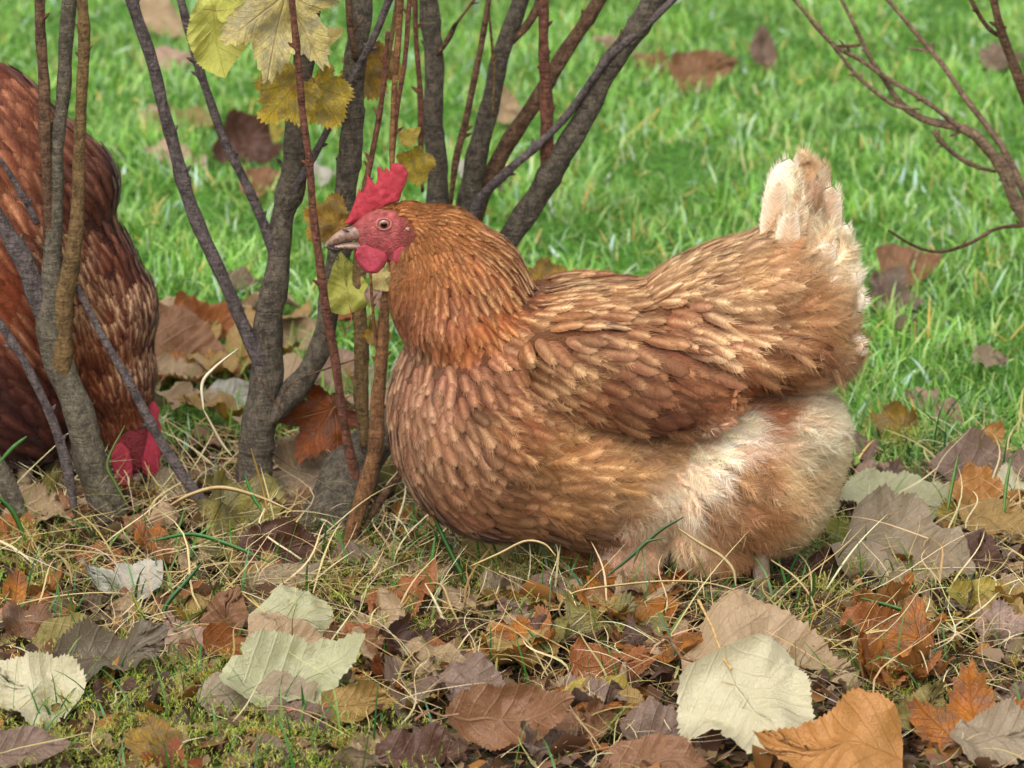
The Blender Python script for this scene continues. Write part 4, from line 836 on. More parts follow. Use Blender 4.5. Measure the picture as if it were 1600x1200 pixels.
# px, py, size px, shape, colour, az, tilt, roll, curl, cup, crumple, stalk, width factor, lift m, label
LV = [
 (170,1035,205,'ovate','grey',10,24,-4,3.2,1.2,.03,0,.95,.012,'large grey mottled leaf arched over a dark hollow at lower left'),
 (45,1085,190,'ovate','cream',155,32,10,1.0,.8,.03,0,1.1,.006,'large pale cream leaf cut by the left edge of the photo'),
 (22,935,130,'maple','orange',80,50,0,.8,.5,.04,0,1,.006,'bright orange lobed leaf at the left edge above the pale cream leaf'),
 (58,970,95,'currant','brown',60,55,10,.8,.4,.05,0,1,.012,'small tan orange lobed leaf leaning on the bright orange lobed leaf at the left edge'),
 (95,995,120,'long','olive',20,40,0,.8,.5,.02,0,1.6,.004,'yellow green strip of leaf above the grey mottled leaf'),
 (190,915,150,'ovate','white',185,28,12,2.6,1.5,.04,.3,.8,.014,'whitish curled leaf with its stalk pointing up at left of the straw'),
 (425,862,150,'ellip','dark',12,62,0,1.6,1.5,.04,0,1.1,.004,'dark brown and yellow leaf standing curled upright below the middle stems'),
 (430,905,130,'long','greytan',8,45,0,1.0,.6,.02,0,1.2,.004,'narrow olive tan leaf lying right under the dark brown upright leaf'),
 (440,1062,240,'ellip','palegreen',18,38,4,2.0,.7,.02,0,1,.012,'long pale green leaf with clear veins folded along its middle'),
 (395,1100,210,'ellip','greytan',-4,26,0,1.2,.9,.02,0,.9,.004,'tan folded leaf half lying under the long pale green leaf'),
 (352,965,110,'ovate','brown',70,60,-10,.6,.5,.03,.3,.9,.006,'triangular brown leaf with its point up behind the rust curl'),
 (360,1015,120,'ellip','rust',-25,40,0,4.5,1.8,.05,0,.9,.012,'rusty orange tightly curled leaf left of the tan round leaf'),
 (290,1005,110,'ovate','pink',120,45,0,1.5,1,.05,0,1,.004,'pinkish tan leaf between the grey mottled leaf and the rust curl'),
 (470,975,170,'ovate','palegreen',-28,28,0,.8,.6,.03,.35,1,.004,'pale yellow green leaf with straight stalk behind the tan round leaf'),
 (450,1015,150,'heart','tan',-8,40,0,.6,.6,.03,0,1,.008,'tan round leaf with toothed edge above the long pale green leaf'),
 (575,1010,90,'ovate','brown',40,40,0,2,1,.07,0,1,.004,'small brown crumpled leaf left of the dark red crumpled leaf'),
 (645,1005,110,'maple','purple',30,48,8,3,2,.12,0,1,.010,'dark red crumpled leaf in the middle of the litter'),
 (560,1100,130,'ovate','yellowbrown',10,52,0,4,1,.04,.5,.9,.008,'golden orange curled leaf with pink stalk right of the long pale green leaf'),
 (680,1040,140,'ovate','tan',-12,34,0,1.2,.8,.05,0,1,.006,'tan spotted leaf in front of the dark red crumpled leaf'),
 (790,1125,215,'ellip','brown',6,48,-4,2.3,.8,.04,.2,.85,.008,'big brown ribbed folded leaf at the bottom middle'),
 (745,1080,150,'ovate','mauve',-14,24,0,1.0,.8,.04,0,1,.004,'mauve grey leaf tucked behind the big brown ribbed leaf'),
 (460,1125,125,'ellip','mauve',-12,34,0,2.8,1.4,.04,0,1,.008,'small grey purple curled leaf under the long pale green leaf'),
 (650,1182,160,'ellip','purple',8,36,0,2,1.4,.05,0,.9,.004,'purple brown curled leaf at the bottom edge left of centre'),
 (220,1158,90,'currant','yellowbrown',160,46,0,.7,.5,.03,0,1,.004,'yellow brown lobed leaf on the moss at the bottom left'),
 (268,1188,110,'maple','rust',85,55,0,.6,.4,.04,.4,1,.004,'red brown pointed lobed leaf at the bottom edge on the moss'),
 (35,1176,150,'long','mauve',6,38,0,1.6,1.0,.02,0,1.5,.004,'grey brown narrow leaf in the bottom left corner'),
 (1195,1040,300,'ovate','tan',-14,24,2,.5,.5,.03,.15,1.0,.006,'very large tan toothed leaf lying beneath the pale cream green leaf'),
 (1180,1118,235,'heart','cream',-62,34,0,.5,.5,.025,.42,1.12,.020,'large pale cream green heart leaf with orange stalk at bottom right'),
 (1310,1172,240,'ovate','orange',172,34,-4,.6,.5,.03,.0,1.05,.014,'large orange brown toothed leaf at the bottom edge right of the pale cream green leaf'),
 (1520,1108,215,'maple','orange',96,58,4,.7,.4,.03,.2,1,.008,'large amber orange lobed leaf standing at the bottom right'),
 (1440,1120,120,'ovate','olive',60,50,20,1.5,1,.05,0,1,.004,'dark yellow green leaf tucked against the amber orange lobed leaf'),
 (1560,1160,170,'ovate','greytan',10,26,0,.6,.6,.03,0,1,.004,'tan grey leaf in the bottom right corner'),
 (1595,1100,90,'ovate','mauve',80,40,0,.8,.6,.03,0,1,.004,'mauve leaf cut by the right edge beside the amber orange lobed leaf'),
 (1412,865,215,'heart','greytan',-18,38,-3,.6,.6,.03,0,1.1,.008,'broad grey tan leaf right of the fluffy feathers'),
 (1525,868,110,'ovate','purple',70,52,8,1.2,.6,.03,.2,1,.008,'purple brown leaf right of the broad grey tan leaf'),
 (1395,783,200,'ellip','palegreen',-8,24,0,1.0,.8,.03,0,1,.006,'long pale green leaf behind the broad grey tan leaf'),
 (1316,835,80,'ellip','lime',-50,50,0,1.5,1,.03,0,.8,.010,'small pale yellow curled leaf beside the lower right tail fluff'),
 (1535,738,200,'ellip','mauve',4,28,0,1.6,1.1,.03,0,.9,.008,'long mauve brown arched leaf near the right edge below the lawn'),
 (1540,785,140,'ovate','orange',-20,36,0,1.8,1.2,.05,0,1,.008,'orange curled leaf below the long mauve brown arched leaf'),
 (1590,770,110,'ovate','cream',10,30,0,1.2,1,.03,0,1,.008,'pale leaf at the right edge below the mauve brown arched leaf'),
 (1490,810,90,'currant','yellow',120,40,0,1,.6,.04,0,1,.004,'dull yellow leaf above the purple brown leaf on the right'),
 (1375,985,145,'ovate','rust',4,40,0,2.0,.8,.05,0,.8,.004,'rusty red leaf lying below the broad grey tan leaf'),
 (1290,1000,70,'ovate','brown',30,40,0,2,1,.05,0,1,.003,'little brown leaf left of the rusty red leaf'),
 (1520,930,110,'long','yellow',8,44,0,3.0,1.6,.03,0,1.5,.010,'bright yellow rolled leaf under the purple brown leaf'),
 (1563,962,80,'currant','pink',85,58,0,.8,.4,.05,0,1,.006,'small pinkish tan lobed leaf below the bright yellow rolled leaf'),
 (955,1048,150,'ovate','rust',0,36,0,1.8,1.2,.04,0,.8,.002,'dark rusty leaf in the dry grass left of the large tan leaf'),
 (930,1088,130,'long','yellow',-4,42,0,2,1,.03,0,1.4,.006,'yellow strip leaf under the dark rusty leaf'),
 (1035,1142,160,'ovate','mauve',14,32,0,.8,.6,.03,0,.9,.008,'mauve brown pointed leaf left of the pale cream green leaf'),
 (1010,1190,180,'ellip','brown',4,30,0,1.6,1,.03,0,.8,.004,'brown leaf under the mauve brown pointed leaf at the bottom edge'),
 (935,1130,80,'heart','brown',100,50,0,3,2,.10,0,1,.008,'small crumpled brown leaf like a shell at the bottom centre'),
 (870,1165,110,'maple','mauve',20,40,0,3,2,.13,0,1,.004,'crumpled grey purple leaf right of the big brown ribbed leaf'),
 (1150,1080,150,'ovate','greytan',200,30,0,.8,.6,.03,0,1,.010,'dull tan leaf showing left of the pale cream green leaf stalk'),
 (800,872,190,'ellip','straw_leaf',-6,42,0,1.2,.9,.03,0,.8,.004,'long pale yellow leaf with orange end under the front of the breast'),
 (845,1005,95,'ovate','purple',-70,52,0,1,.6,.04,0,1,.006,'dark mauve triangular leaf hanging in the grass at centre'),
 (712,990,80,'ovate','dark',30,45,0,2,1.4,.07,0,1,.004,'dark brown leaf right of the dark red crumpled leaf'),
 (1010,990,90,'maple','purple',60,40,0,2,1,.08,0,1,.002,'dull purple lobed leaf in the dry grass above the dark rusty leaf'),
 (488,685,130,'maple','rust',235,74,5,.7,.3,.03,.3,1.05,.10,'big golden brown lobed leaf upright between the two dark trunks'),
 (450,765,140,'currant','tan',200,42,0,.8,.6,.04,.3,1,.006,'tan palmate leaf on the ground beneath the golden brown upright leaf'),
 (612,750,100,'currant','olive',40,60,0,.9,.4,.03,0,1,.012,'olive yellow leaf behind the front edge of the breast'),
 (632,806,60,'ovate','orange',0,50,0,3,2,.05,0,1,.006,'small orange curl in front of the stump by the breast'),
 (328,508,140,'ovate','rust',4,40,0,2.6,1.5,.05,0,.85,.018,'orange brown curled leaf at the lawn edge left of the middle trunk'),
 (292,560,160,'heart','brown',-20,44,0,1.0,1.0,.02,0,1,.014,'smooth brown leaf at the lawn edge beside the pecking hen'),
 (280,575,95,'currant','orange',110,50,0,1,.8,.05,.3,1,.022,'orange lobed leaf in front of the smooth brown leaf'),
 (350,590,90,'ovate','orange',-10,40,0,2,1.3,.04,0,1,.006,'orange leaf below the pale greenish leaf at the middle trunk'),
 (372,560,100,'ovate','palegreen',10,30,0,1.4,1,.03,0,1,.012,'pale greenish leaf left of the middle trunk'),
 (365,622,90,'ovate','white',30,36,0,1.6,1.2,.04,0,1,.008,'white curled leaf left of the middle trunk'),
 (455,525,110,'ovate','tan',150,48,0,1.2,.9,.03,0,1,.012,'tan leaf seen between the two middle stems'),
 (405,485,85,'ovate','tan',60,58,0,1,.6,.03,0,1,.014,'tan leaf behind the middle trunk at the lawn edge'),
 (540,592,100,'heart','pink',-10,44,0,1.6,1.2,.03,0,1,.010,'pinkish leaf behind the thin red shoot'),
 (590,590,60,'ovate','palegreen',70,65,0,.8,.4,.03,0,1,.02,'pale green grey leaf upright beside the orange brown stem at the breast'),
 (248,30,110,'ellip','tan',-48,45,0,2,1,.03,0,1,.02,'tan curled leaf on the lawn at the top left behind the slanting stem'),
 (265,95,70,'ovate','pink',0,35,0,1,.8,.03,0,1,.012,'flat pinkish leaf on the lawn below the top left tan leaf'),
 (292,188,110,'ellip','olive',-8,34,0,1.4,1,.03,0,.9,.012,'olive leaf on the lawn between the two slanting stems'),
 (238,190,70,'ovate','pink',100,45,0,1.6,1,.04,0,1,.016,'pink grey curled leaf touching the olive leaf'),
 (270,245,110,'ellip','pink',-20,30,0,2,1,.03,0,.8,.010,'pinkish brown long leaf below the olive leaf'),
 (392,232,110,'heart','dark',-20,44,0,1.8,1.2,.03,0,1,.018,'dark red brown cupped leaf on the lawn left of the middle trunk'),
 (412,290,90,'ovate','brown',10,40,0,1.4,1,.04,0,1,.012,'brown leaf just below the dark red brown cupped leaf'),
 (492,275,75,'ovate','white',-10,34,0,1.4,1,.03,0,1,.014,'white leaf on the lawn right of the middle trunk'),
 (410,215,75,'ovate','yellow',20,44,0,1,.8,.03,0,1,.022,'pale yellow leaf above the dark red brown cupped leaf'),
 (788,168,75,'ovate','tan',-30,50,0,.8,.6,.03,0,1,.018,'flat tan leaf on the lawn seen between the slanting branches'),
 (785,292,50,'ovate','dark',-30,44,0,1.6,1,.04,0,1,.012,'tiny dark leaf on the lawn behind the thin slanting branch'),
 (735,265,50,'ovate','white',20,44,0,1.6,1,.04,0,1,.012,'little whitish leaf between the stems behind the comb'),
 (965,72,80,'ovate','pink',170,36,0,1.2,.8,.03,.2,.8,.02,'pink brown pointed leaf on the lawn beside the thick slanting branch'),
 (1020,105,85,'long','brown',-30,40,0,2.4,1,.03,0,1.5,.014,'narrow curled brown leaf left of the folded orange brown leaf'),
 (1095,112,110,'ovate','brown',20,58,0,1.2,.6,.03,0,1,.016,'folded orange brown leaf upright on the lawn at the top centre right'),
 (1192,80,80,'ovate','mauve',95,52,0,3,1.5,.05,.2,.8,.018,'pinkish grey curled leaf on the lawn above the tail'),
 (1420,420,105,'heart','brown',15,40,0,1,.9,.03,0,1,.018,'orange tan leaf on the lawn right of the tail'),
 (1412,468,90,'currant','mauve',-10,44,0,1.2,1,.04,0,1,.014,'mauve grey leaf just below the orange tan leaf right of the tail'),
 (1440,625,60,'ovate','pink',160,40,0,2,1.2,.04,0,1,.014,'small pink tan leaf in the grass right of the rump'),
 (1485,650,60,'ovate','pink',-60,48,0,2,1,.04,0,1,.014,'pink tan curled leaf lower right of the small pink tan leaf'),
 (1545,690,75,'long','orange',55,60,0,1,.6,.03,0,1.5,.016,'orange leaf standing up at the lawn edge on the right'),
 (1375,668,85,'currant','yellowbrown',160,40,0,1.8,1,.06,0,1,.014,'brown and yellow curled leaf on the moss tuft right of the rump'),
 (1345,698,70,'ovate','mauve',120,40,0,1.4,1,.04,0,1,.008,'mauve brown leaf left of the moss tuft'),
 (1370,745,80,'ovate','pink',20,36,0,2,1.5,.08,0,1,.008,'crumpled pinkish leaf with dark holes below the moss tuft'),
 (1415,755,80,'maple','mauve',20,34,0,2,1.5,.08,0,1,.006,'crumpled mauve leaf right of the crumpled pinkish leaf'),
 (1545,562,60,'ovate','greytan',0,40,0,1.2,.8,.04,0,1,.016,'greyish tan leaf low in the grass at the right'),
 (1420,510,50,'ovate','mauve',0,40,0,1.2,.8,.04,0,1,.008,'tiny brown leaf sunk in the grass below the mauve grey leaf'),
 (1560,95,70,'ovate','mauve',0,40,0,1.2,.8,.04,0,1,.012,'dull leaf on the lawn at the top right behind the bare branch'),
 (375,440,65,'ovate','mauve',10,34,0,1,.8,.04,0,1,.014,'faint mauve leaf on the lawn between the slanting stem and the middle trunk'),
 (785,920,80,'ovate','greytan',30,30,0,1,.8,.04,0,1,.002,'faded leaf half buried below the pale yellow leaf'),
 (1240,1010,60,'ovate','yellowbrown',60,50,0,1,.8,.04,0,1,.002,'small golden leaf behind the large tan toothed leaf'),
 (1085,880,60,'ovate','dark',40,50,0,1,.8,.04,0,1,.004,'small dark leaf under the leg fluff'),
 (1260,900,120,'ovate','dark',20,36,0,1.4,1,.05,0,1,.004,'dark leaf shaded under the rear fluff'),
 (555,660,60,'ovate','mauve',60,60,0,1,.8,.04,0,1,.01,'small dull leaf behind the stump'),
 (270,770,95,'ovate','greytan',20,38,0,1.4,1,.05,0,1,.002,'dull leaf at the foot of the slanting thin stem'),
 (520,1010,70,'ovate','brown',80,44,0,1.4,1,.05,0,1,.002,'brown leaf with ragged edge right of the tan round leaf'),
]
for i, (px, py, sz, shp, key, az, tilt, roll, curl, cup, crum, st, wk, lift, lab) in enumerate(LV):
    g0 = G(px, py); g1 = G(px, py, float(hgt(g0[0], g0[1]))+lift*.5+.25*sz*.0005*math.sin(R(tilt)))
    k = 1+g1[1]/DIST
    base = np.array([g1[0], g1[1], g1[2]])
    o = leaf('fallen_leaf', shp, key, sz*.0005*k, base, az, tilt, roll, curl, cup, crum, i, None, st, wk, CREAMST if key in ('cream', 'palegreen', 'white') else (RED if 'pink stalk' in lab else (150,110,80)))
    # keep the centre on its own spot above the soil
    o.location = base
    tag(o, lab, 'fallen leaf')
# the many small half buried leaves of the litter, six look-alike sorts
sorts = [('brown', 'ovate', 'plain brown dead leaf half buried in the litter', 'small brown litter leaves'), ('dark', 'ovate', 'plain dark brown leaf pressed flat in the litter', 'small dark litter leaves'),
         ('mauve', 'ovate', 'plain grey mauve crumpled leaf sunk in the litter', 'small mauve litter leaves'), ('tan', 'ellip', 'plain tan dry leaf lying in the litter', 'small tan litter leaves'),
         ('rust', 'ovate', 'small rusty leaf scrap in the litter', 'small rusty litter leaves'), ('olive', 'currant', 'small olive leaf scrap in the litter', 'small olive litter leaves'),
         ('yellowbrown', 'ovate', 'plain ochre yellow dead leaf in the litter', 'ochre litter leaves'), ('orange', 'currant', 'plain orange lobed leaf lying loose in the litter', 'orange litter leaves')]
gl = np.random.default_rng(21); protos = []
for k, (key, shp, lab, grp) in enumerate(sorts):
    for v in range(2):
        o = leaf('fallen_leaf', shp, key, .05, np.array([0, 0, 0.]), 0, 0, 0, (.8, 1.7)[v], .7, (.025, .06)[v], 300+k*7+v, None, 0); tag(o, lab, 'fallen leaf', grp); protos.append(o)
placed = 0
tries = 0
while placed < 190 and tries < 4000:
    tries += 1
    big = placed < 100
    px, py = (gl.uniform(480, 1620), gl.uniform(960, 1215)) if big and gl.random() < .75 else (gl.uniform(-20, 1620), 1200-gl.random()**.85*480)
    pile = placed >= 168
    if pile: px, py = gl.uniform(240, 600), gl.uniform(505, 700)
    if not pile and 560 < px < 1330 and py < 860: continue
    if not pile and py < 760 and px < 1330: continue
    if px < 560 and py > 1090 and gl.random() < .8: continue
    if not pile and any(q[2] > 150 and abs(px-q[0]) < q[2]*.5 and abs(py-q[1]) < q[2]*.36 for q in LV): continue
    p = protos[gl.choice(len(protos), p=np.repeat([.05, 0, 0, .40, .1, 0, .28, .17] if pile else [.18, .06, .07, .24, .12, .08, .17, .08], 2)/2)]
    o = p if 'used' not in p else p.copy()
    if 'used' in p: C.objects.link(o)
    p['used'] = 1
    g0 = G(px, py); sc = gl.uniform(.9, 1.75) if big or pile else gl.uniform(.5, 1.1)
    o.location = (g0[0], g0[1], float(hgt(g0[0], g0[1]))+gl.uniform(.001, .005)+(.004 if big else .02 if pile else 0)); o.scale = (sc,)*3
    o.rotation_euler = (R(gl.uniform(-8, 30)), R(gl.uniform(-24, 24)), gl.uniform(0, 6.28)); placed += 1
print('placed', placed)
for o in list(C.objects):
    if 'used' in o: del o['used']

# ------------------------------------------------------------------ shrubs
def bark(name, c1, c2, c3, rough=.75):
    n = N(name); g = n.n('NewGeometry').outputs['Position']
    a = n.noise(g, 130, 8, .75); mp = n.n('Mapping'); n.set(mp.inputs[0], g); mp.inputs['Scale'].default_value = (1, 1, .35); b = n.noise(mp.outputs[0], 420, 4, .6)
    sp = n.noise(g, 700, 2, .5)
    m2 = n.n('Mapping'); n.set(m2.inputs[0], g); m2.inputs['Scale'].default_value = (.5, .5, 5); rg = n.noise(m2.outputs[0], 60, 5, .7)
    c1, c2, c3 = (tuple(min(255, int(q*f)) for q in z_) for z_, f in ((c1, .88), (c2, 1.14), (c3, .8)))
    base = n.mix(n.ramp(a, [(.40, (0, 0, 0)), (.60, (1, 1, 1))]), L4(c1), L4(c2)); base = n.mix(n.math('MULTIPLY', n.ramp(rg, [(.55, (0, 0, 0)), (.68, (1, 1, 1))]), .5), base, L4(c3)); base = n.mix(n.math('MULTIPLY', n.ramp(b, [(.5, (0, 0, 0)), (.72, (1, 1, 1))]), .6), base, L4(c3))
    base = n.mix(n.math('MULTIPLY', n.ramp(sp, [(.62, (0, 0, 0)), (.7, (1, 1, 1))]), .5), base, L4(tuple(min(255, int(k*1.35)) for k in c2)))
    return n.out(base, rough, n.math('ADD', n.math('ADD', a, rg), n.math('MULTIPLY', b, .9)), 1.0, .005, Specular_IOR_Level=.25)
BK = {'grey': bark('grey_brown_bark', (84,76,64), (108,98,82), (66,56,48)), 'violet': bark('violet_grey_bark', (88,78,76), (112,100,95), (66,58,56)), 'brown': bark('brown_bark', (92,66,48), (120,92,68), (70,50,38)),
      'red': bark('red_shoot_bark', (106,66,50), (130,86,66), (80,52,42), .6), 'orange': bark('orange_brown_shoot_bark', (122,84,54), (146,104,68), (92,64,46), .6), 'olive': bark('olive_brown_bark', (112,88,54), (132,106,68), (86,62,42)),
      'pale': bark('pale_brown_bark', (128,104,82), (150,124,100), (100,78,62)), 'mossy': bark('mossy_grey_bark', (98,90,75), (118,108,90), (78,70,58))}
def cat(pts, m=7):
    P_ = np.array(pts, float); n = len(P_)
    if n < 3: t = np.linspace(0, 1, m*2)[:, None]; return P_[0]*(1-t)+P_[1]*t
    E = np.vstack([2*P_[0]-P_[1], P_, 2*P_[-1]-P_[-2]]); out = []
    for i in range(n-1):
        p0, p1, p2, p3 = E[i:i+4]
        for t in np.linspace(0, 1, m, endpoint=False): out.append(.5*((2*p1)+(-p0+p2)*t+(2*p0-5*p1+4*p2-p3)*t*t+(-p0+3*p1-3*p2+p3)*t**3))
    return np.array(out+[P_[-1]])
TW = np.random.default_rng(5)
def stem(root, pts, Y0, Y1, mat, name='stem', knots=5, seg=12, extend=True):
    """pts: photo px, py, width px; the stem leans from depth Y0 (first point) to Y1 (last)"""
    pts = [list(p) for p in pts]
    if extend and pts[-1][1] <= 30:                      # grow on beyond the top of the picture
        a, b = pts[-2], pts[-1]; d = np.array([b[0]-a[0], b[1]-a[1]], float); d /= np.linalg.norm(d); pts.append([b[0]+d[0]*220, b[1]+d[1]*220, b[2]*.8])
    if name != 'trunk' and name != 'stump': pts[0][2] *= .5
    m = 6; c = cat(pts, m); n = len(c); Yv = np.linspace(Y0, Y1, n); W3 = P(c[:, 0], c[:, 1], Yv); rad = c[:, 2]*.5*.0005*(1+Yv/DIST)*.93
    ln = np.concatenate([[0], np.cumsum(np.linalg.norm(np.diff(W3, axis=0), axis=1))]); N2 = max(12, int(ln[-1]/.006)); q = np.linspace(0, ln[-1], N2)
    W3 = np.stack([np.interp(q, ln, W3[:, i]) for i in range(3)], 1); rad = np.interp(q, ln, rad); ph = TW.uniform(0, 9, 3)
    W3[:, 0] += rad*.10*np.sin(q*70+ph[0]); W3[:, 1] += rad*.2*np.sin(q*50+ph[1])
    kn = TW.uniform(.1, .95, knots)*ln[-1]
    rad = rad*(1+.05*np.sin(q*160+ph[2])+sum(.12*np.exp(-((q-k)/.003)**2) for k in kn))
    V = []; aP = np.array([0, 1., 0])
    for k in range(N2):
        d = W3[min(k+1, N2-1)]-W3[max(k-1, 0)]; d /= np.linalg.norm(d); a = np.cross(d, aP); a /= np.linalg.norm(a); b = np.cross(d, a)
        for i in range(seg):
            t = 2*math.pi*i/seg; nn_ = 1+.06*math.sin(3*t+q[k]*40+ph[0])+.04*math.sin(5*t-q[k]*90)
            V.append(W3[k]+rad[k]*nn_*(a*math.cos(t)+b*math.sin(t)))
    F = [[k*seg+i, k*seg+(i+1) % seg, (k+1)*seg+(i+1) % seg, (k+1)*seg+i] for k in range(N2-1) for i in range(seg)]
    T3 = []; c0 = len(V); V.append(W3[0]); V.append(W3[-1]); T3 += [[c0, (i+1) % seg, i] for i in range(seg)]+[[c0+1, (N2-1)*seg+i, (N2-1)*seg+(i+1) % seg] for i in range(seg)]
    # buds and snapped twiglets grow out of the knots
    for k in kn:
        j = int(np.argmin(abs(q-k))); d = W3[min(j+1, N2-1)]-W3[max(j-1, 0)]; d /= np.linalg.norm(d); s_ = TW.choice([-1, 1]); sd_ = np.cross(d, aP)*s_; o_ = W3[j]+sd_*rad[j]*.7
        l = TW.uniform(.003, .007) if TW.random() < .93 else TW.uniform(.010, .02); r0 = min(.0014, rad[j]*.5); e = o_+(sd_*.75+d*.8*np.sign(d[2])+aP*TW.normal(0, .3))*l; b0 = len(V)
        a1 = np.cross(e-o_, aP); a1 /= np.linalg.norm(a1); a2 = aP
        for (pp, rr) in ((o_, r0), (o_*.5+e*.5+d*.0006, r0*1.15), (e, r0*.25)):
            for i in range(6): V.append(pp+rr*(a1*math.cos(i*1.047)+a2*math.sin(i*1.047)))
        F += [[b0+z*6+i, b0+z*6+(i+1) % 6, b0+(z+1)*6+(i+1) % 6, b0+(z+1)*6+i] for z in range(2) for i in range(6)]
        V.append(e); T3 += [[b0+12+i, b0+12+(i+1) % 6, len(V)-1] for i in range(6)]
    return mesh_np(name, np.array(V), [np.array(F), np.array(T3)], BK[mat], root)
def shrub_leaf(root, px, py, Y, sz, shp, key, az, tilt, roll, curl, cup, seed, stem_=.35, lab=None, crum=.03, wk=1.0):
    o = leaf('leaf', shp, key+'_bright' if key in ('yellow', 'lime', 'straw_leaf', 'yellowbrown') else key, sz*.0005*(1+Y/DIST), P(px, py, Y), az, tilt, roll, curl, cup, crum, seed, root, stem_, wk, (176,92,74))
    if lab: o['label'] = lab
    return o
# left shrub
A = empty('shrub', G(165, 815), 'bare shrub at the left whose stems rise in front of the pecking dark hen', 'shrub')
stem(A, [(172,815,64),(150,740,56),(122,650,50),(98,580,50),(80,520,50),(80,470,40),(82,400,32),(84,330,28),(90,240,24),(98,140,24),(104,60,24),(108,0,26)], 0.160, 0.170, 'mossy', 'trunk', 4)
stem(A, [(84,535,60),(66,480,38),(40,415,34),(12,365,28),(-15,320,26)], 0.170, 0.160, 'violet', 'branch', 2)
stem(A, [(88,560,22),(86,500,22),(80,400,20),(74,300,18),(70,180,20),(66,90,18),(62,0,17)], 0.165, 0.160, 'brown', 'stem', 5)
stem(A, [(100,600,46),(94,560,38),(100,480,34),(112,400,28),(122,320,22),(124,220,20),(130,110,19),(129,0,19)], 0.160, 0.150, 'olive', 'stem', 5)
stem(A, [(352,830,26),(305,770,20),(255,695,17),(205,605,15),(158,520,13),(118,445,10)], 0.130, 0.160, 'violet', 'branch', 4)
stem(A, [(118,800,20),(104,730,18),(80,650,15),(40,570,15),(-10,490,14)], 0.140, 0.130, 'violet', 'branch', 5)
stem(A, [(35,810,46),(5,745,36),(-30,690,30)], 0.150, 0.160, 'mossy', 'branch', 1)
stem(A, [(-10,235,9),(15,270,9),(38,310,10),(58,350,10)], 0.140, 0.150, 'violet', 'twig', 2)
# middle shrub
B = empty('shrub', G(392, 815), 'bare shrub with dark forked trunk between the two hens', 'shrub')
stem(B, [(382,835,70),(392,760,60),(404,690,58),(412,620,56),(416,550,52),(424,480,46),(434,410,40),(442,350,38),(455,285,44),(460,230,38),(468,150,36),(478,70,36),(486,0,36)], .19, .21, 'grey', 'trunk', 7, 16)
stem(B, [(418,660,46),(450,625,42),(482,580,38),(508,510,36),(524,430,36),(536,340,36),(545,250,38),(552,160,36),(558,80,36),(563,0,36)], .185, .22, 'grey', 'stem', 7, 16)
stem(B, [(416,615,44),(405,565,28),(386,520,24),(355,450,22),(318,370,23),(285,280,23),(262,190,20),(240,110,20),(207,0,20)], .195, .17, 'violet', 'branch', 6)
stem(B, [(436,435,30),(428,390,22),(412,350,17),(385,290,15),(350,215,15),(318,130,14),(298,60,13),(282,0,14)], .20, .18, 'violet', 'branch', 6)
stem(B, [(450,345,26),(456,305,16),(475,270,13),(505,215,12),(535,155,12),(562,100,12),(590,45,12),(608,0,13)], .20, .17, 'violet', 'branch', 6)
stem(B, [(556,95,16),(548,50,12),(545,0,10)], .20, .19, 'brown', 'branch', 3)
stem(B, [(440,640,4),(420,615,3.5),(405,590,3)], .165, .16, 'brown', 'twig', 1)
# stump shrub with shoots
S = empty('shrub', G(520, 835), 'stumpy shrub with thin red and orange shoots and yellow leaves right before the breast', 'shrub')
stem(S, [(494,862,110),(524,795,100),(556,735,86),(588,684,66),(618,652,50)], .15, .20, 'grey', 'stump', 3, 18)
stem(S, [(565,785,30),(552,735,18),(538,660,15),(524,570,15),(508,470,15),(494,370,14),(484,270,12),(474,180,12),(466,100,12),(456,0,11)], .155, .10, 'red', 'shoot', 7)
stem(S, [(570,700,28),(565,620,25),(563,540,24),(562,450,24),(564,380,22),(570,300,14),(578,255,9),(592,180,8),(604,110,8),(616,30,8),(620,0,7)], .16, .20, 'olive', 'stem', 5)
stem(S, [(538,872,48),(547,845,24),(568,770,28),(588,690,26),(592,610,22),(598,520,20),(606,440,14),(612,380,9),(614,300,8),(612,220,9),(618,120,10),(626,0,11)], .10, .17, 'orange', 'shoot', 8)
stem(S, [(640,0,8),(634,80,8),(622,160,8),(614,240,8),(610,300,7)][::-1], .16, .15, 'red', 'shoot', 5, extend=True)
stem(S, [(562,330,8),(578,260,9),(590,200,8),(600,120,8),(606,50,7)], .17, .16, 'red', 'shoot', 4)
stem(S, [(594,560,7),(588,540,6),(582,480,5),(578,420,5)], .13, .12, 'orange', 'twig', 2)
stem(S, [(560,840,16),(595,780,14),(630,735,13),(660,700,12)], .11, .14, 'brown', 'branch', 2)
stem(S, [(430,660,4),(455,600,3),(560,560,3)], .15, .14, 'brown', 'twig', 1)
shrub_leaf(S, 428, 72, .11, 178, 'maple', 'straw_leaf', -102, 76, 6, .5, .3, 501, .3, 'large pale straw yellow lobed leaf at the top')
shrub_leaf(S, 336, 48, .14, 128, 'ellip', 'lime', -80, 80, 10, .8, .3, 502, .3, 'lime green leaf left of the large straw yellow one', wk=1.3)
shrub_leaf(S, 372, 12, .13, 80, 'ovate', 'lime', 10, 60, 0, .8, .5, 503, .2, 'lime green leaf cut by the top edge')
shrub_leaf(S, 432, 168, .145, 100, 'currant', 'yellow', -130, 78, 0, .6, .4, 504, .2, 'deep yellow leaf below the large straw yellow one', wk=1.0)
shrub_leaf(S, 505, 60, .13, 60, 'long', 'straw_leaf', 20, 60, 0, 1.6, .6, 505, .2, 'small curled straw coloured leaf', wk=1.6)
shrub_leaf(S, 515, 172, .15, 92, 'currant', 'yellow', -60, 76, 0, .8, .4, 506, .25, 'deep yellow leaf between the two trunks')
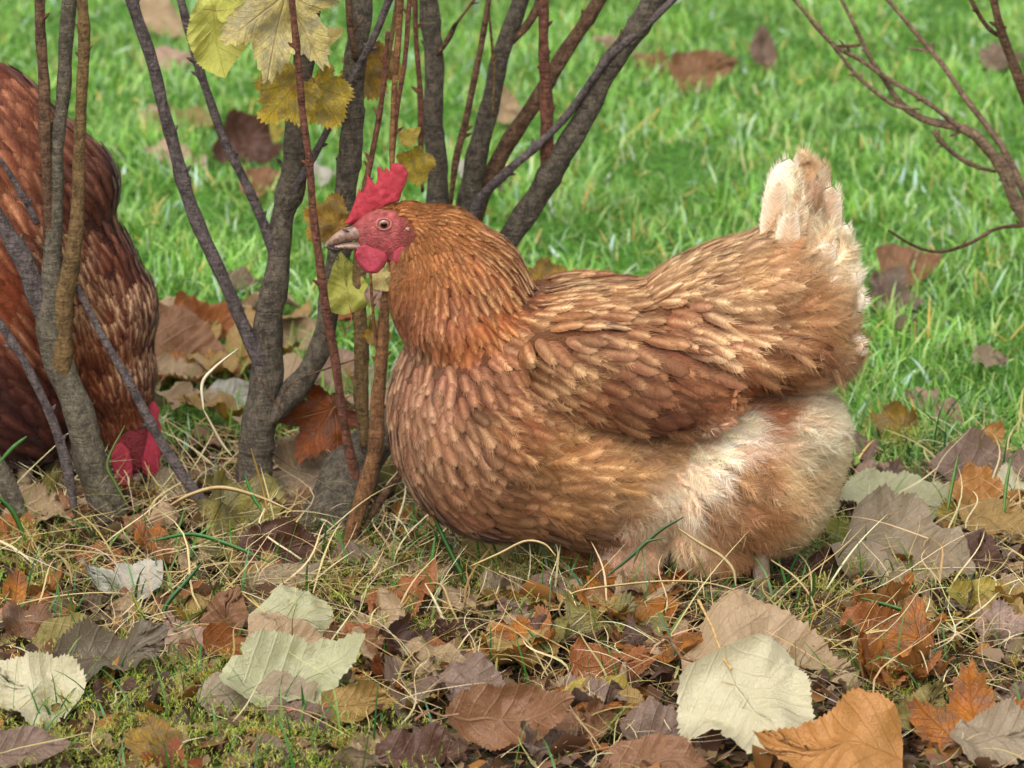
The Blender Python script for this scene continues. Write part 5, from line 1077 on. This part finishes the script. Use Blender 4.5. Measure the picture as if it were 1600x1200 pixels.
shrub_leaf(S, 584, 132, .235, 92, 'currant', 'yellowbrown', -70, 76, 0, .7, .4, 507, .2, 'golden leaf behind the right trunk')
shrub_leaf(S, 498, 335, .15, 76, 'currant', 'yellowbrown', 150, 78, 0, .8, .4, 508, .2, 'golden leaf at the thin red shoot')
shrub_leaf(S, 542, 448, .17, 98, 'ovate', 'lime', 100, 80, 0, .7, .4, 509, .2, 'yellow green veined leaf under the beak')
shrub_leaf(S, 600, 440, .13, 50, 'ovate', 'straw_leaf', -20, 70, 0, .8, .4, 510, .2)
shrub_leaf(S, 652, 272, .24, 62, 'currant', 'yellow', -70, 76, 0, .9, .5, 511, .2, 'small yellow leaf behind the comb')
shrub_leaf(S, 640, 212, .23, 40, 'ovate', 'yellow', 40, 70, 0, .9, .5, 512, .2)
shrub_leaf(S, 592, 455, .15, 55, 'ovate', 'pink', 60, 70, 0, .9, .5, 513, .2)
shrub_leaf(S, 598, 525, .15, 44, 'currant', 'yellowbrown', -30, 70, 0, .9, .5, 514, .2)
# shrub behind the hen
D = empty('shrub', G(705, 640), 'bare grey shrub fanning out behind the head and neck of the ginger hen', 'shrub')
stem(D, [(712,660,60),(700,560,48),(690,450,42),(686,350,38),(682,260,34),(678,170,33),(676,80,31),(671,0,32)], .40, .40, 'grey', 'stem', 7, 16)
stem(D, [(684,85,14),(700,62,10),(712,38,7),(718,30,5)], .39, .38, 'brown', 'twig', 2)
stem(D, [(714,650,50),(716,500,42),(722,380,38),(738,280,36),(758,190,33),(778,110,30),(796,50,28),(812,0,28)], .41, .42, 'grey', 'stem', 7, 14)
stem(D, [(800,66,18),(822,40,14),(838,15,14),(850,-20,13)], .415, .41, 'brown', 'branch', 3)
stem(D, [(704,320,13),(712,250,12),(728,190,11),(742,120,11),(755,50,10),(764,0,9)], .38, .37, 'brown', 'shoot', 5)
stem(D, [(770,180,6),(772,110,5),(768,60,5),(764,20,4)], .385, .38, 'olive', 'twig', 3)
stem(D, [(718,620,44),(722,480,36),(740,340,32),(780,250,28),(822,180,26),(870,105,25),(905,50,23),(936,0,22)], .42, .44, 'brown', 'stem', 7, 14)
stem(D, [(724,420,22),(745,320,18),(790,270,15),(840,228,13),(890,175,13),(925,125,12),(960,80,12),(1010,40,12),(1052,0,12)], .38, .36, 'violet', 'branch', 6)
stem(D, [(722,640,56),(735,520,46),(775,410,40),(812,350,40),(850,290,40),(885,230,38),(920,165,37),(960,95,36),(1000,35,36),(1022,0,38)], .39, .37, 'grey', 'stem', 8, 16)
stem(D, [(835,318,44),(856,275,28),(856,225,23),(852,150,21),(850,80,17),(850,0,16)], .39, .37, 'red', 'shoot', 6)
stem(D, [(660,300,9),(657,200,10),(655,120,9),(650,50,8),(648,0,8)], .36, .35, 'red', 'shoot', 5)
stem(D, [(965,82,6),(969,62,5),(971,46,4)], .37, .37, 'brown', 'twig', 0)
shrub_leaf(D, 868, 430, .36, 62, 'currant', 'yellowbrown', 20, 60, 0, 1, .5, 520, .2, 'small golden leaf peeping over the back')
# shrub beyond the right edge
E = empty('shrub', G(1665, 520), 'bare thin twigs of a shrub reaching in from the right edge over the lawn', 'shrub')
stem(E, [(1680,520,34),(1650,430,28),(1610,350,26),(1585,310,22),(1572,272,22),(1545,235,18),(1515,205,16),(1480,195,14),(1440,185,13),(1405,160,11),(1380,120,9),(1360,90,8),(1335,40,7),(1315,0,6)], .55, .50, 'pale', 'branch', 6)
stem(E, [(1535,225,12),(1500,200,10),(1470,175,9),(1430,148,8),(1390,125,8),(1340,90,8),(1305,72,8),(1270,35,7),(1250,10,6)], .53, .48, 'pale', 'branch', 6)
stem(E, [(1435,170,8),(1400,165,8),(1370,145,7),(1340,120,6),(1320,95,6),(1300,70,5)], .50, .47, 'pale', 'twig', 3)
stem(E, [(1308,72,7),(1325,72,6),(1345,70,5)], .48, .48, 'brown', 'twig', 1)
stem(E, [(1660,470,14),(1600,300,13),(1572,240,12),(1548,205,11),(1510,155,10),(1475,105,9),(1430,50,8),(1388,0,7)], .54, .58, 'pale', 'branch', 6)
stem(E, [(1555,268,11),(1520,258,9),(1485,235,8),(1458,205,8)], .55, .52, 'pale', 'twig', 3)
stem(E, [(1670,260,22),(1625,190,19),(1598,140,18),(1575,80,16),(1562,40,14),(1553,0,13)], .45, .42, 'brown', 'branch', 5)
stem(E, [(1570,62,10),(1545,45,8),(1528,20,7),(1518,0,7)], .44, .42, 'brown', 'twig', 2)
stem(E, [(1665,345,9),(1600,352,7),(1555,358,6),(1515,380,6),(1470,393,6),(1430,385,5),(1388,360,4)], .45, .36, 'brown', 'twig', 5)
hen_one()
CRIM = m_flesh('crimson_comb_skin', (158, 32, 52), (186, 60, 78), .55)
rows2 = [
 (205,668,100,20,4,.1,.1,.8,(128,70,50),(170,112,80),.4,0,'hackle'), (188,600,100,30,5,.12,.1,.9,(124,68,48),(205,160,125),.6,0,'hackle'), (165,520,106,40,6,.14,.1,.9,(120,62,44),(224,186,150),.9,0,'hackle'),
 (222,600,98,28,5,.12,.1,.9,(124,72,54),(214,176,148),.8,0,'hackle'), (228,520,98,34,6,.12,.1,.8,(112,62,48),(220,182,152),.9,0,'hackle'), (120,455,112,42,6.5,.14,.1,.9,(120,64,44),(222,180,146),.85,0,'hackle'),
 (150,600,108,34,6,.12,.1,.9,(130,66,44),(190,130,95),.5,0,'hackle'), (215,430,118,36,6.5,.1,.2,.6,(112,58,44),(170,110,84),.4,0,'breast'), (150,345,132,44,9,.1,.2,.4,(108,60,46),(150,98,76),.3,.1,'breast'),
 (60,210,125,50,12,.12,.2,.3,(120,66,50),(176,116,86),.5,.2,'saddle'), (20,340,122,50,12,.12,.2,.3,(128,70,48),(190,130,96),.5,.2,'saddle'), (40,490,130,50,12,.1,.2,.3,(136,68,42),(160,96,62),.3,.2,'wing'),
 (15,660,150,50,13,.1,.3,.3,(70,36,32),(90,50,42),.3,.2,'wing'), (110,660,120,44,11,.1,.3,.3,(92,46,38),(120,66,52),.3,.2,'breast'), (-90,300,125,55,13,.12,.3,.3,(120,66,50),(160,104,78),.4,.1,'saddle'), (0,130,122,55,13,.12,.3,.3,(116,62,48),(150,92,72),.4,.1,'saddle')]
blobs2 = [(-88,318,190,238,-30,116,0),(20,620,120,125,0,96,0),(60,300,90,120,-35,86,0),(104,330,72,112,-32,80,0),(20,520,150,170,-20,112,0),(110,430,108,112,-20,92,0),(168,492,80,98,-10,74,0),(188,590,58,85,-6,52,0),(198,670,42,56,-6,34,0),(205,712,30,40,0,26,0),
  (-20,440,130,150,-30,30,-.045),(-150,200,120,130,-40,70,0)]
face2 = [(178,690),(205,672),(240,672),(240,770),(185,775),(168,730)]
def hen_two():
    y0 = .25
    root = empty('hen', (P(100, 760, y0)[0], y0, 0.0), 'dark chestnut hen pecking head down behind the left stems, cut by the left edge', 'hen')
    body = blob_body('body', blobs2, y0, .004, 34); body.parent = root; body.location = -root.location
    me = body.data; nv = len(me.vertices); co = np.empty(nv*3); me.vertices.foreach_get('co', co); co = co.reshape(-1, 3)
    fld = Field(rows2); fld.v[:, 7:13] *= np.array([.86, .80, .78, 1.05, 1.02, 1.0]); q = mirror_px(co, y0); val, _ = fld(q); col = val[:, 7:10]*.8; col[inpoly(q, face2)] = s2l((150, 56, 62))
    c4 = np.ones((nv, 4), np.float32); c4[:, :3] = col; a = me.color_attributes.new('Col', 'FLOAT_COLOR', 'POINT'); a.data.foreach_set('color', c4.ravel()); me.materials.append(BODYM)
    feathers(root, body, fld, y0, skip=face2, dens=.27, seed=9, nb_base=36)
    slab('comb', [(228,632),(240,626),(250,640),(247,654),(253,668),(249,684),(255,702),(249,718),(250,736),(240,748),(228,744),(220,728),(217,700),(220,664)], y0-.004, .006, CRIM, root, .001)
    slab('wattle', [(176,696),(190,690),(202,704),(208,730),(204,756),(192,762),(182,748),(174,722)], y0-.018, .004, CRIM, root, .001)
    slab('wattle', [(178,698),(192,692),(204,706),(210,732),(206,754),(194,760),(184,746)], y0+.018, .004, CRIM, root, .001)
    loft('beak', [(210,742,14,13),(209,752,11,10),(206,762,7,7),(203,770,4,4),(201,776,1,1)], beak_mat(), root, 14, y0)
    lm_ = m_simple('scaly_leg', (120, 98, 78), (158, 134, 108), 350, .55, .8)
    leg(root, 40, 742, y0-.03, lm_); leg(root, 90, 738, y0+.03, lm_)
hen_two()
